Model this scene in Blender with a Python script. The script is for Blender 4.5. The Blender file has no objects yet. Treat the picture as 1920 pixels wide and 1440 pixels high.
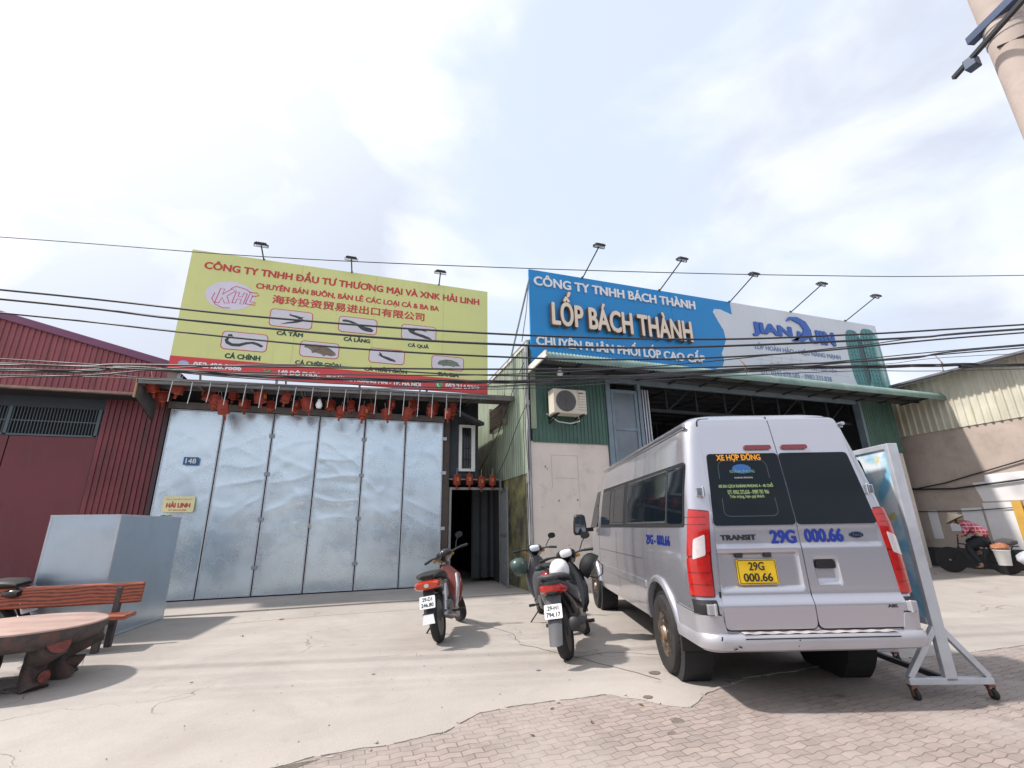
import bpy, bmesh, math, random
from math import sin, cos, pi, radians, sqrt, atan2
from mathutils import Vector, Matrix, noise
random.seed(7)
S = bpy.context.scene
COL = S.collection

# ------------------------------------------------------------------ camera
cam_d = bpy.data.cameras.new('camera'); cam = bpy.data.objects.new('camera', cam_d); COL.objects.link(cam)
cam_d.sensor_width = 36.0; cam_d.lens = 873.41/1920*36; cam_d.clip_end = 2000; cam_d.clip_start = 0.05
AZ, PIT, ROL = radians(18.89), radians(17.04), radians(-1.04)
_f = Vector((sin(AZ)*cos(PIT), cos(AZ)*cos(PIT), sin(PIT)))
_r0 = Vector((cos(AZ), -sin(AZ), 0)); _u0 = _r0.cross(_f)
_r = _r0*cos(ROL)+_u0*sin(ROL); _u = -_r0*sin(ROL)+_u0*cos(ROL)
cam.matrix_world = Matrix(((_r.x,_u.x,-_f.x,0),(_r.y,_u.y,-_f.y,0),(_r.z,_u.z,-_f.z,1.368),(0,0,0,1)))
S.camera = cam

# ------------------------------------------------------------------ light
S.view_settings.view_transform = 'Standard'; S.view_settings.look = 'None'; S.view_settings.gamma = 1
S.view_settings.exposure = 1.22
SUN_TO = Vector((-1.15, 0.26, 1.62)).normalized()
sun_d = bpy.data.lights.new('sun', 'SUN'); sun_d.energy = 2.3; sun_d.angle = radians(2.8); sun_d.color = (1.0, .935, .87)
sun = bpy.data.objects.new('sun', sun_d); COL.objects.link(sun); sun.location = (-20, 4, 30)
sun.rotation_euler = SUN_TO.to_track_quat('Z', 'Y').to_euler()

W = bpy.data.worlds.new('World'); S.world = W; W.use_nodes = True
nt = W.node_tree; nt.nodes.clear()
def N(t, **k):
    n = nt.nodes.new(t)
    for a, b in k.items(): setattr(n, a, b)
    return n
def Lk(a, b): nt.links.new(a, b)
out = N('ShaderNodeOutputWorld'); bg = N('ShaderNodeBackground'); Lk(bg.outputs[0], out.inputs[0])
bg.inputs[1].default_value = 0.1
sky = N('ShaderNodeTexSky', sky_type='NISHITA', sun_disc=False)
sky.sun_elevation = math.asin(SUN_TO.z); sky.sun_rotation = atan2(SUN_TO.x, SUN_TO.y)
sky.air_density = 1.0; sky.dust_density = 2.0
tc = N('ShaderNodeTexCoord')
mp = N('ShaderNodeMapping'); mp.inputs['Scale'].default_value = (1, 1, 2.0); mp.inputs['Location'].default_value = (.35, .1, .2)
Lk(tc.outputs['Generated'], mp.inputs[0])
n1 = N('ShaderNodeTexNoise'); n1.inputs['Scale'].default_value = 2.3; n1.inputs['Detail'].default_value = 7; n1.inputs['Roughness'].default_value = .52; n1.inputs['Distortion'].default_value = .5
Lk(mp.outputs[0], n1.inputs['Vector'])
def lobe(d, lo, hi):
    d = Vector(d).normalized()
    dp = N('ShaderNodeVectorMath', operation='DOT_PRODUCT'); Lk(tc.outputs['Generated'], dp.inputs[0]); dp.inputs[1].default_value = d
    mr = N('ShaderNodeMapRange', interpolation_type='SMOOTHSTEP'); Lk(dp.outputs['Value'], mr.inputs[0]); mr.inputs[1].default_value = lo; mr.inputs[2].default_value = hi
    return mr.outputs[0]
def math_(op, a, b, clamp=False):
    m = N('ShaderNodeMath', operation=op, use_clamp=clamp)
    for i, x in enumerate((a, b)):
        if isinstance(x, (int, float)): m.inputs[i].default_value = x
        else: Lk(x, m.inputs[i])
    return m.outputs[0]
# cover = noise with a clearer patch overhead-right of the fish billboard and a thick bank on the left
cov = math_('SUBTRACT', n1.outputs['Fac'], math_('MULTIPLY', lobe((.30, .80, .72), .86, .985), .17))
cov = math_('ADD', cov, math_('MULTIPLY', lobe((-.45, .75, .62), .80, .96), .30))
mask = N('ShaderNodeMapRange', interpolation_type='SMOOTHSTEP'); Lk(cov, mask.inputs[0]); mask.inputs[1].default_value = .30; mask.inputs[2].default_value = .56
# cloud brightness: shaded grey bellies in some places, brilliant towards the sun
n2 = N('ShaderNodeTexNoise'); n2.inputs['Scale'].default_value = 3.4; n2.inputs['Detail'].default_value = 6; n2.inputs['Roughness'].default_value = .5; n2.inputs['Distortion'].default_value = .3
mp2 = N('ShaderNodeMapping'); mp2.inputs['Location'].default_value = (1.7, .4, 3.1); mp2.inputs['Scale'].default_value = (1, 1, 1.8); Lk(tc.outputs['Generated'], mp2.inputs[0]); Lk(mp2.outputs[0], n2.inputs['Vector'])
shade = N('ShaderNodeMapRange', interpolation_type='SMOOTHSTEP'); Lk(n2.outputs['Fac'], shade.inputs[0]); shade.inputs[1].default_value = .34; shade.inputs[2].default_value = .60
belly = math_('MULTIPLY', lobe((-.26, .84, .49), .93, .995), .75)
sh2 = math_('SUBTRACT', shade.outputs[0], belly, True)
cc = N('ShaderNodeMixRGB'); cc.inputs[1].default_value = (3.1, 3.36, 3.95, 1); cc.inputs[2].default_value = (4.3, 4.5, 4.95, 1); Lk(sh2, cc.inputs[0])
glow = N('ShaderNodeMixRGB', blend_type='ADD'); Lk(math_('MULTIPLY', lobe(SUN_TO, .45, 1.0), .8), glow.inputs[0]); Lk(cc.outputs[0], glow.inputs[1]); glow.inputs[2].default_value = (2.6, 2.5, 2.3, 1)
blue = N('ShaderNodeMixRGB'); blue.inputs[0].default_value = .82; Lk(sky.outputs[0], blue.inputs[1]); blue.inputs[2].default_value = (3.75, 4.15, 4.8, 1)
mx = N('ShaderNodeMixRGB'); Lk(mask.outputs[0], mx.inputs[0]); Lk(blue.outputs[0], mx.inputs[1]); Lk(glow.outputs[0], mx.inputs[2])
Lk(mx.outputs[0], bg.inputs[0])

# ------------------------------------------------------------------ materials
_mats = {}
def mat(name, col, rough=.6, metal=0., var=.12, scale=2.5, bump=0., bscale=30, streak=0., stain=None, stain_lo=.55, stain_hi=.75, coat=0., emit=None, alpha=None, spec=.5, stretch=(1,1,1), stain_scale=None):
    if name in _mats: return _mats[name]
    m = bpy.data.materials.new(name); m.use_nodes = True; t = m.node_tree; ns = t.nodes; b = ns['Principled BSDF']
    L = t.links.new
    tcn = ns.new('ShaderNodeTexCoord'); mpn = ns.new('ShaderNodeMapping'); L(tcn.outputs['Object'], mpn.inputs[0]); mpn.inputs['Scale'].default_value = stretch
    src = None
    c = (*col, 1)
    if var > 0:
        nz = ns.new('ShaderNodeTexNoise'); nz.inputs['Scale'].default_value = scale; nz.inputs['Detail'].default_value = 6; nz.inputs['Roughness'].default_value = .6
        L(mpn.outputs[0], nz.inputs['Vector'])
        r = ns.new('ShaderNodeMapRange'); r.inputs[1].default_value = .3; r.inputs[2].default_value = .7; L(nz.outputs['Fac'], r.inputs[0])
        mix = ns.new('ShaderNodeMixRGB'); L(r.outputs[0], mix.inputs[0])
        mix.inputs[1].default_value = tuple(x*(1-var) for x in col)+(1,); mix.inputs[2].default_value = tuple(min(1, x*(1+var)) for x in col)+(1,)
        src = mix.outputs[0]
        rr = ns.new('ShaderNodeMapRange'); L(nz.outputs['Fac'], rr.inputs[0]); rr.inputs[1].default_value = .3; rr.inputs[2].default_value = .7
        rr.inputs[3].default_value = max(.02, rough-.06); rr.inputs[4].default_value = min(1, rough+.08); L(rr.outputs[0], b.inputs['Roughness'])
    if stain:
        ms = ns.new('ShaderNodeMapping'); L(tcn.outputs['Object'], ms.inputs[0])
        k = stain_scale or 1.6
        ms.inputs['Scale'].default_value = (k*(4 if streak else 1), k*(4 if streak else 1), k*(.45 if streak else 1))
        nz2 = ns.new('ShaderNodeTexNoise'); nz2.inputs['Scale'].default_value = 1.0; nz2.inputs['Detail'].default_value = 8; nz2.inputs['Roughness'].default_value = .65; L(ms.outputs[0], nz2.inputs['Vector'])
        r2 = ns.new('ShaderNodeMapRange'); r2.inputs[1].default_value = stain_lo; r2.inputs[2].default_value = stain_hi; L(nz2.outputs['Fac'], r2.inputs[0])
        mix2 = ns.new('ShaderNodeMixRGB'); L(r2.outputs[0], mix2.inputs[0])
        if src: L(src, mix2.inputs[1])
        else: mix2.inputs[1].default_value = c
        mix2.inputs[2].default_value = (*stain, 1); src = mix2.outputs[0]
    if src: L(src, b.inputs['Base Color'])
    else: b.inputs['Base Color'].default_value = c
    if var <= 0: b.inputs['Roughness'].default_value = rough
    b.inputs['Metallic'].default_value = metal
    b.inputs['Specular IOR Level'].default_value = spec
    if coat: b.inputs['Coat Weight'].default_value = coat; b.inputs['Coat Roughness'].default_value = .06
    if bump:
        nb = ns.new('ShaderNodeTexNoise'); nb.inputs['Scale'].default_value = bscale; nb.inputs['Detail'].default_value = 4; L(mpn.outputs[0], nb.inputs['Vector'])
        bp = ns.new('ShaderNodeBump'); bp.inputs['Strength'].default_value = bump; bp.inputs['Distance'].default_value = .02; L(nb.outputs['Fac'], bp.inputs['Height']); L(bp.outputs[0], b.inputs['Normal'])
    if emit: b.inputs['Emission Color'].default_value = (*emit[0], 1); b.inputs['Emission Strength'].default_value = emit[1]
    _mats[name] = m
    return m

# ------------------------------------------------------------------ mesh helpers
class M:
    def __init__(s): s.v = []; s.f = []
    def add(s, vs, fs):
        o = len(s.v); s.v += [tuple(v) for v in vs]; s.f += [tuple(i+o for i in f) for f in fs]; return s
    def box(s, x0, x1, y0, y1, z0, z1):
        return s.add([(x0,y0,z0),(x1,y0,z0),(x1,y1,z0),(x0,y1,z0),(x0,y0,z1),(x1,y0,z1),(x1,y1,z1),(x0,y1,z1)],
                     [(0,3,2,1),(4,5,6,7),(0,1,5,4),(1,2,6,5),(2,3,7,6),(3,0,4,7)])
    def bar(s, p, q, w, h=None, up=(0,0,1)):
        p, q = Vector(p), Vector(q); h = h or w; d = (q-p).normalized(); up = Vector(up)
        if abs(d.dot(up)) > .98: up = Vector((0,1,0))
        a = d.cross(up).normalized()*w/2; b = a.normalized().cross(d).normalized()*h/2
        vs = [p-a-b, p+a-b, p+a+b, p-a+b, q-a-b, q+a-b, q+a+b, q-a+b]
        return s.add(vs, [(0,3,2,1),(4,5,6,7),(0,1,5,4),(1,2,6,5),(2,3,7,6),(3,0,4,7)])
    def tube(s, pts, r, n=8, caps=True, sq=None):
        pts = [Vector(p) for p in pts]; k = len(pts); rs = r if isinstance(r, (list, tuple)) else [r]*k
        rings = []; prev = None
        for i, p in enumerate(pts):
            d = (pts[min(i+1, k-1)]-pts[max(i-1, 0)]).normalized()
            if prev is None:
                up = Vector((0,0,1)) if abs(d.z) < .9 else Vector((0,1,0)); a = d.cross(up).normalized()
            else:
                a = (prev-d*prev.dot(d)).normalized()
            prev = a; b = d.cross(a)
            rr = rs[i]; ra, rb = rr if isinstance(rr, tuple) else (rr, rr)
            rings.append([p+a*ra*cos(2*pi*j/n)+b*rb*sin(2*pi*j/n) for j in range(n)])
        vs = [v for r_ in rings for v in r_]; fs = []
        for i in range(k-1):
            for j in range(n):
                j2 = (j+1) % n; fs.append((i*n+j, i*n+j2, (i+1)*n+j2, (i+1)*n+j))
        if caps: fs.append(tuple(range(n-1, -1, -1))); fs.append(tuple((k-1)*n+j for j in range(n)))
        return s.add(vs, fs)
    def lathe(s, prof, n=20, origin=(0,0,0), axis='z', sx=1., sy=1.):
        o = Vector(origin); k = len(prof); vs = []
        for r, z in prof:
            for j in range(n):
                a = 2*pi*j/n; x, y = r*cos(a)*sx, r*sin(a)*sy
                p = {'z': (x, y, z), 'y': (x, z, y), 'x': (z, x, y)}[axis]
                vs.append(o+Vector(p))
        fs = []
        for i in range(k-1):
            for j in range(n):
                j2 = (j+1) % n; fs.append((i*n+j, i*n+j2, (i+1)*n+j2, (i+1)*n+j))
        if prof[0][0] > 1e-5: fs.append(tuple(range(n-1, -1, -1)))
        if prof[-1][0] > 1e-5: fs.append(tuple((k-1)*n+j for j in range(n)))
        return s.add(vs, fs)
    def loft(s, secs, n=16, e=2.0, axis='x'):
        """secs: (centre, half width across, half height[, exponent]) sections perpendicular to axis"""
        vs = []; k = len(secs)
        for c, ra, rb, *ex in secs:
            q = 2.0/(ex[0] if ex else e)
            for j in range(n):
                t = 2*pi*j/n; ca, sa = cos(t), sin(t)
                a = ra*math.copysign(abs(ca)**q, ca); b = rb*math.copysign(abs(sa)**q, sa)
                vs.append(Vector(c)+(Vector((0, a, b)) if axis == 'x' else Vector((a, 0, b)) if axis == 'y' else Vector((a, b, 0))))
        fs = []
        for i in range(k-1):
            for j in range(n):
                j2 = (j+1) % n; fs.append((i*n+j, i*n+j2, (i+1)*n+j2, (i+1)*n+j))
        fs.append(tuple(range(n-1, -1, -1))); fs.append(tuple((k-1)*n+j for j in range(n)))
        return s.add(vs, fs)
    def prism(s, poly, f0, f1):
        """poly of 2-D points; f0/f1 map a 2-D point to the front and the back"""
        n = len(poly); vs = [f0(*p) for p in poly]+[f1(*p) for p in poly]
        fs = [tuple(range(n)), tuple(range(2*n-1, n-1, -1))]
        for i in range(n): j = (i+1) % n; fs.append((i, i+n, j+n, j))
        return s.add(vs, fs)
    def sheet(s, fn, ns, nt_):
        vs = [fn(i/ns, j/nt_) for j in range(nt_+1) for i in range(ns+1)]
        w = ns+1
        return s.add(vs, [(j*w+i, j*w+i+1, (j+1)*w+i+1, (j+1)*w+i) for j in range(nt_) for i in range(ns)])
    def corr(s, o, u, v, n, width, height, pitch=.2, amp=.018, prof='trap', vs_=1):
        """corrugated sheet from corner o along u (width) and v (height); n is the outward normal"""
        o, u, v, n = Vector(o), Vector(u).normalized(), Vector(v).normalized(), Vector(n).normalized()
        k = max(1, int(round(width/pitch))); p = width/k; st = []
        for i in range(k):
            if prof == 'trap': st += [(i*p, 0), (i*p+p*.55, 0), (i*p+p*.66, 1), (i*p+p*.89, 1)]
            else: st += [(i*p+p*j/6, .5-.5*cos(2*pi*j/6)) for j in range(6)]
        st.append((width, 0)); m_ = len(st); h = height if callable(height) else (lambda a: height)
        vs = []
        for j in range(vs_+1):
            for a, b in st: vs.append(o+u*a+v*(h(a)*j/vs_)+n*(b*amp))
        return s.add(vs, [(j*m_+i, j*m_+i+1, (j+1)*m_+i+1, (j+1)*m_+i) for j in range(vs_) for i in range(m_-1)])
    def xf(s, fn, start=0):
        s.v[start:] = [tuple(fn(Vector(v))) for v in s.v[start:]]; return s
    def build(s, name, m, parent=None, smooth=0, bevel=0, loc=None, fix=True):
        me = bpy.data.meshes.new(name); me.from_pydata(s.v, [], s.f); me.validate()
        if fix:
            bm = bmesh.new(); bm.from_mesh(me); bmesh.ops.recalc_face_normals(bm, faces=bm.faces); bm.to_mesh(me); bm.free()
        if smooth:
            for p in me.polygons: p.use_smooth = True
            me.set_sharp_from_angle(angle=radians(smooth))
        o = bpy.data.objects.new(name, me); COL.objects.link(o); me.materials.append(m)
        if parent: o.parent = parent
        if loc: o.location = loc
        if bevel:
            b = o.modifiers.new('bevel', 'BEVEL'); b.width = bevel; b.segments = 2; b.limit_method = 'ANGLE'; b.angle_limit = radians(35)
        return o
def tag(o, label, cat=None, group=None, kind=None):
    if label: o['label'] = label
    if cat: o['category'] = cat
    if group: o['group'] = group
    if kind: o['kind'] = kind
    return o
def thing(name, label, cat, loc=(0,0,0), rotz=0, group=None, rot=None):
    o = bpy.data.objects.new(name, None); COL.objects.link(o); o.location = loc; o.empty_display_size = .2
    o.rotation_euler = rot or (0, 0, rotz); return tag(o, label, cat, group)
def copy_tree(o, parent=None):
    c = o.copy(); COL.objects.link(c)
    if parent: c.parent = parent
    for ch in list(o.children): copy_tree(ch, c)
    return c
def rrect(x0, x1, z0, z1, r, n=5):
    pts = []
    for cx, cz, a0 in ((x1-r, z1-r, 0), (x0+r, z1-r, 90), (x0+r, z0+r, 180), (x1-r, z0+r, 270)):
        for i in range(n+1): a = radians(a0+90*i/n); pts.append((cx+r*cos(a), cz+r*sin(a)))
    return pts
def ribbon(m, pts, w, f):
    """flat stroke of width w along 2-D pts, mapped by f"""
    n = len(pts); vs = []
    for i in range(n):
        a, b = Vector(pts[max(i-1, 0)]), Vector(pts[min(i+1, n-1)]); d = (b-a).normalized(); q = Vector((-d.y, d.x))*w/2; p = Vector(pts[i])
        vs += [f(*(p-q)), f(*(p+q))]
    return m.add(vs, [(2*i, 2*i+2, 2*i+3, 2*i+1) for i in range(n-1)])
_tc = {}
def glyphs(s, bold=0., extrude=0.):
    """text outline as (2-D verts, faces), from the built-in font"""
    key = (s, bold, extrude)
    if key in _tc: return _tc[key]
    cu = bpy.data.curves.new('t', 'FONT'); cu.body = s; cu.extrude = extrude; cu.resolution_u = 3; cu.fill_mode = 'BOTH' if extrude else 'FRONT'
    o = bpy.data.objects.new('t', cu); COL.objects.link(o)
    dg = bpy.context.evaluated_depsgraph_get(); me = bpy.data.meshes.new_from_object(o.evaluated_get(dg))
    r = ([tuple(v.co) for v in me.vertices], [tuple(p.vertices) for p in me.polygons])
    bpy.data.objects.remove(o); bpy.data.curves.remove(cu); bpy.data.meshes.remove(me)
    _tc[key] = r; return r
def text(name, s, box, f, m, parent=None, bold=.012, extrude=0., depth=0., slant=0., fit=True):
    """lettering filling box = (x0, x1, z0, z1), mapped to the surface by f(x, z, out)"""
    plain = s
    for a, b in (('Đ','D'),('Ơ','O'),('Ờ','Ò'),('Ớ','Ó'),('Ợ','Ọ'),('Ở','Ỏ')): plain = plain.replace(a, b)
    v0, f0 = glyphs(plain, 0., extrude); v0, f0 = list(v0), list(f0); vs, fs = [], []
    for i, ch in enumerate(s):           # the stroke of Đ and the horn of Ơ, drawn apart from their letters
        if ch in 'ĐƠỜỚỢỞ':
            bar_ = glyphs('I')[0]; bw_ = max(v[0] for v in bar_)-min(v[0] for v in bar_); xl_ = max(v[0] for v in glyphs(plain[:i]+'I')[0])-bw_
            cb_ = glyphs('D' if ch == 'Đ' else 'O')[0]; cw = max(v[0] for v in cb_)-min(v[0] for v in cb_); ht = max(v[1] for v in cb_)
            q = [(xl_-.06,ht*.47),(xl_+.26,ht*.47),(xl_+.26,ht*.57),(xl_-.06,ht*.57)] if ch == 'Đ' else [(xl_+cw*.84,ht*.80),(xl_+cw*.98,ht*.84),(xl_+cw*1.08,ht*1.10),(xl_+cw*.94,ht*1.10)]
            o = len(v0); v0 += [(x, y, .0) for x, y in q]; f0.append((o,o+1,o+2,o+3))
    nv = len(glyphs(plain, 0., extrude)[0])
    # a heavy weight: the outline laid down again, shifted by the pen width, each layer a hair further out
    for k, (dx, dy) in enumerate(((0,0),(-1,0),(1,0),(0,-.7),(0,.7),(-.6,-.5),(.6,.5),(-.6,.5),(.6,-.5))[:9 if bold > 0 else 1]):
        o = len(vs); vs += [(v[0]+dx*bold, v[1]+dy*bold, v[2], k, j >= nv) for j, v in enumerate(v0)]; fs += [tuple(i+o for i in f_) for f_ in f0]
    xs = [v[0] for v in vs]; ys = [v[1] for v in vs]
    x0, x1, z0, z1 = box; sx = (x1-x0)/(max(xs)-min(xs)); sz = (z1-z0)/(max(ys)-min(ys))
    if not fit: sx = sz
    ex = max(extrude, 1e-6); mx_, my_ = min(xs), min(ys)
    mm = M().add([f(x0+(v[0]-mx_)*sx+slant*(v[1]-my_)*sz, z0+(v[1]-my_)*sz, ((v[2]/ex*.5+.5)*depth if extrude else 0)+v[3]*.00022+v[4]*.0001) for v in vs], fs)
    return mm.build(name, m, parent, fix=False)

# ------------------------------------------------------------------ ground
def node_mat(name):
    m = bpy.data.materials.new(name); m.use_nodes = True; t = m.node_tree
    return m, t.nodes, t.links.new, t.nodes['Principled BSDF']
def nz(ns, L, vec, scale, detail=6, rough=.6, dist=0.):
    n = ns.new('ShaderNodeTexNoise'); n.inputs['Scale'].default_value = scale; n.inputs['Detail'].default_value = detail; n.inputs['Roughness'].default_value = rough; n.inputs['Distortion'].default_value = dist
    L(vec, n.inputs['Vector']); return n.outputs['Fac']
def rng(ns, L, x, a, b, c=0., d=1.):
    r = ns.new('ShaderNodeMapRange'); L(x, r.inputs[0])
    for i, v in enumerate((a, b, c, d)): r.inputs[i+1].default_value = v
    return r.outputs[0]
def mixc(ns, L, fac, a, b, mode='MIX'):
    m = ns.new('ShaderNodeMixRGB'); m.blend_type = mode
    for i, x in enumerate((fac, a, b)):
        if isinstance(x, (int, float)): m.inputs[i].default_value = x
        elif isinstance(x, tuple): m.inputs[i].default_value = (*x, 1)
        else: L(x, m.inputs[i])
    return m.outputs[0]
def mth(ns, L, op, a, b=0.):
    m = ns.new('ShaderNodeMath'); m.operation = op
    for i, x in enumerate((a, b)):
        if isinstance(x, (int, float)): m.inputs[i].default_value = x
        else: L(x, m.inputs[i])
    return m.outputs[0]

def concrete_mat():
    m, ns, L, b = node_mat('worn_concrete'); tcn = ns.new('ShaderNodeTexCoord'); P = tcn.outputs['Object']
    big = nz(ns, L, P, .55, 8, .62, .4); mid = nz(ns, L, P, 3.2, 8, .7); fine = nz(ns, L, P, 46, 4, .75)
    c = mixc(ns, L, rng(ns, L, big, .36, .64), (.315, .285, .26), (.425, .395, .36))
    c = mixc(ns, L, rng(ns, L, mid, .34, .68, 0, .6), c, (.37, .325, .295))
    c = mixc(ns, L, rng(ns, L, fine, .35, .7, 0, .35), c, (.29, .265, .245))
    # rusty and damp stains
    st = nz(ns, L, P, 1.05, 9, .68, .8)
    c = mixc(ns, L, rng(ns, L, st, .60, .74, 0, .55), c, (.27, .21, .17))
    st2 = nz(ns, L, P, 2.3, 9, .6)
    c = mixc(ns, L, rng(ns, L, nz(ns, L, P, .9, 10, .72, 1.2), .5, .66, 0, .38), c, (.27, .235, .215))
    c = mixc(ns, L, rng(ns, L, st2, .64, .72, 0, .5), c, (.20, .185, .175))
    # hairline cracks
    ds = ns.new('ShaderNodeVectorMath'); ds.operation = 'ADD'; L(P, ds.inputs[0])
    nn = ns.new('ShaderNodeTexNoise'); nn.inputs['Scale'].default_value = 1.7; nn.inputs['Detail'].default_value = 6; L(P, nn.inputs['Vector'])
    sc = ns.new('ShaderNodeVectorMath'); sc.operation = 'SCALE'; L(nn.outputs['Color'], sc.inputs[0]); sc.inputs['Scale'].default_value = .9; L(sc.outputs[0], ds.inputs[1])
    vo = ns.new('ShaderNodeTexVoronoi'); vo.feature = 'DISTANCE_TO_EDGE'; vo.inputs['Scale'].default_value = .28; L(ds.outputs[0], vo.inputs['Vector'])
    cr = rng(ns, L, vo.outputs['Distance'], .0010, .0032, 1, 0); keep = rng(ns, L, nz(ns, L, P, .5, 2), .5, .6)
    crk = mth(ns, L, 'MULTIPLY', cr, keep); c = mixc(ns, L, mth(ns, L, 'MULTIPLY', crk, .75), c, (.10, .09, .08))
    # scattered grit specks
    v2 = ns.new('ShaderNodeTexVoronoi'); v2.inputs['Scale'].default_value = 9; L(P, v2.inputs['Vector'])
    sp = mth(ns, L, 'MULTIPLY', rng(ns, L, v2.outputs['Distance'], .05, .09, 1, 0), rng(ns, L, nz(ns, L, P, 2.1, 3), .56, .62))
    c = mixc(ns, L, mth(ns, L, 'MULTIPLY', sp, .6), c, (.13, .11, .09))
    L(c, b.inputs['Base Color']); b.inputs['Roughness'].default_value = .85
    h = mth(ns, L, 'ADD', mth(ns, L, 'MULTIPLY', mid, .6), mth(ns, L, 'MULTIPLY', fine, .35)); h = mth(ns, L, 'SUBTRACT', h, crk)
    bp = ns.new('ShaderNodeBump'); bp.inputs['Strength'].default_value = .5; bp.inputs['Distance'].default_value = .02; L(h, bp.inputs['Height']); L(bp.outputs[0], b.inputs['Normal'])
    return m
def paver_mat():
    m, ns, L, b = node_mat('red_pavers'); tcn = ns.new('ShaderNodeTexCoord'); P = tcn.outputs['Object']
    sp = ns.new('ShaderNodeSeparateXYZ'); L(P, sp.inputs[0])
    wob = nz(ns, L, P, 1.3, 3); wob = mth(ns, L, 'MULTIPLY', mth(ns, L, 'SUBTRACT', wob, .5), .05)
    tri = mth(ns, L, 'PINGPONG', sp.outputs['X'], .072)
    y = mth(ns, L, 'ADD', sp.outputs['Y'], mth(ns, L, 'MULTIPLY', tri, .24)); y = mth(ns, L, 'ADD', y, wob)
    y = mth(ns, L, 'ADD', y, mth(ns, L, 'MULTIPLY', sp.outputs['X'], -.05))
    cb = ns.new('ShaderNodeCombineXYZ'); L(sp.outputs['X'], cb.inputs[0]); L(y, cb.inputs[1])
    br = ns.new('ShaderNodeTexBrick'); br.offset = .5; br.inputs['Scale'].default_value = 1; br.inputs['Brick Width'].default_value = .144; br.inputs['Row Height'].default_value = .070
    br.inputs['Mortar Size'].default_value = .0045; br.inputs['Mortar Smooth'].default_value = .5; br.inputs['Bias'].default_value = -.1
    br.inputs['Color1'].default_value = (.31, .25, .225, 1); br.inputs['Color2'].default_value = (.225, .19, .172, 1); br.inputs['Mortar'].default_value = (.14, .115, .105, 1)
    L(cb.outputs[0], br.inputs['Vector'])
    big = nz(ns, L, P, 1.1, 8, .65, .4); fine = nz(ns, L, P, 60, 4, .7)
    c = mixc(ns, L, rng(ns, L, big, .40, .64, 0, .85), br.outputs['Color'], (.345, .30, .275))
    c = mixc(ns, L, rng(ns, L, fine, .4, .75, 0, .3), c, (.23, .18, .16))
    st = nz(ns, L, P, 2.6, 9, .62); c = mixc(ns, L, rng(ns, L, st, .58, .70, 0, .6), c, (.19, .155, .14)); c = mixc(ns, L, rng(ns, L, nz(ns, L, P, 7.5, 6, .7), .5, .7, 0, .4), c, (.40, .345, .31))
    L(c, b.inputs['Base Color']); b.inputs['Roughness'].default_value = .85
    worn = mth(ns, L, 'MULTIPLY', br.outputs['Fac'], rng(ns, L, big, .3, .75, 1, .25))
    h = mth(ns, L, 'SUBTRACT', mth(ns, L, 'MULTIPLY', fine, .15), worn)
    bp = ns.new('ShaderNodeBump'); bp.inputs['Strength'].default_value = .6; bp.inputs['Distance'].default_value = .012; L(h, bp.inputs['Height']); L(bp.outputs[0], b.inputs['Normal'])
    return m
concrete = concrete_mat()
tag(M().add([(-250,-250,0),(250,-250,0),(250,250,0),(-250,250,0)], [(0,1,2,3)]).build('ground', concrete), 'pale worn concrete forecourt with stains and hairline cracks', kind='structure')
edge = [(-1.3,-8),(-1.1,2.6),(-.75,3.3),(-.42,3.64),(-.1,3.72),(.3,3.73),(.73,3.77),(.9,3.9),(1.08,4.06),(1.6,4.06),(2.21,4.02),(2.42,3.72),(2.62,3.55),(2.95,3.75),(3.6,3.95),(4.6,3.95),(6.3,3.75),(9,3.6),(16,3.4)]
pts = []
for (a, b) in zip(edge[:-1], edge[1:]):
    k = max(1, int((Vector(b)-Vector(a)).length/.05))
    for i in range(k):
        t = i/k; p = Vector(a).lerp(Vector(b), t); j = .03*noise.noise((p.x*4, p.y*4, 1))+.014*noise.noise((p.x*17, p.y*17, 3))
        pts.append((p.x+j*.6, p.y+j))
pts += [(16,3.4),(16,-8)]
tag(M().add([(x,y,.004) for x, y in pts], [tuple(range(len(pts)))]).build('pavement', paver_mat()), 'pinkish interlocking paving bricks in the foreground', kind='structure')
# the concrete was cast over the bricks: a thin ragged lip along their edge
lip = M(); n_ = len(pts)-2
for i in range(1, n_-1):
    (x, y), (x2, y2) = pts[i], pts[i+1]
    t = .012+.010*noise.noise((x*7, y*7, 5))
    if i % 9 == 8: continue
    lip.bar((x, y+.008, .004), (x2, y2+.008, .004), .035, max(.004, t))
tag(lip.build('concrete_edge', concrete, smooth=40), 'ragged lip of concrete along the paving bricks', kind='structure')
slab = M().box(-4.0, 3.83, 10.15, 12.02, 0, .028); slab.build('doorstep_slab', concrete, bevel=.008); bpy.data.objects['doorstep_slab']['kind'] = 'structure'
# cracks and joints cut across the forecourt
def crack(pts_, w, z=.003):
    m = M(); P = []
    for (a, b) in zip(pts_[:-1], pts_[1:]):
        k = max(2, int((Vector(b)-Vector(a)).length/.06))
        for i in range(k): p = Vector(a).lerp(Vector(b), i/k); P.append((p.x+.03*noise.noise((p.x*6, p.y*6, 2)), p.y+.03*noise.noise((p.x*6, p.y*6, 9))))
    for i in range(len(P)-1):
        pass
    ribbon(m, P, w, lambda x, y: (x, y, z)); return m
dk = mat('crack_dirt_gap_shade', (.11, .095, .08), .95, var=.3, scale=20)
ck = M()
for pl, w in (([(2.1,6.0),(2.45,5.2),(2.7,4.6),(2.85,4.15)], .012), ([(2.45,5.2),(2.9,5.25),(3.4,4.9)], .009), ([(1.9,7.6),(2.2,6.6),(2.1,6.0)], .008), ([(-1.7,9.0),(-.3,9.15),(1.9,9.1),(3.4,8.9)], .010)):
    c_ = crack(pl, w); ck.add(c_.v, c_.f)
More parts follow.
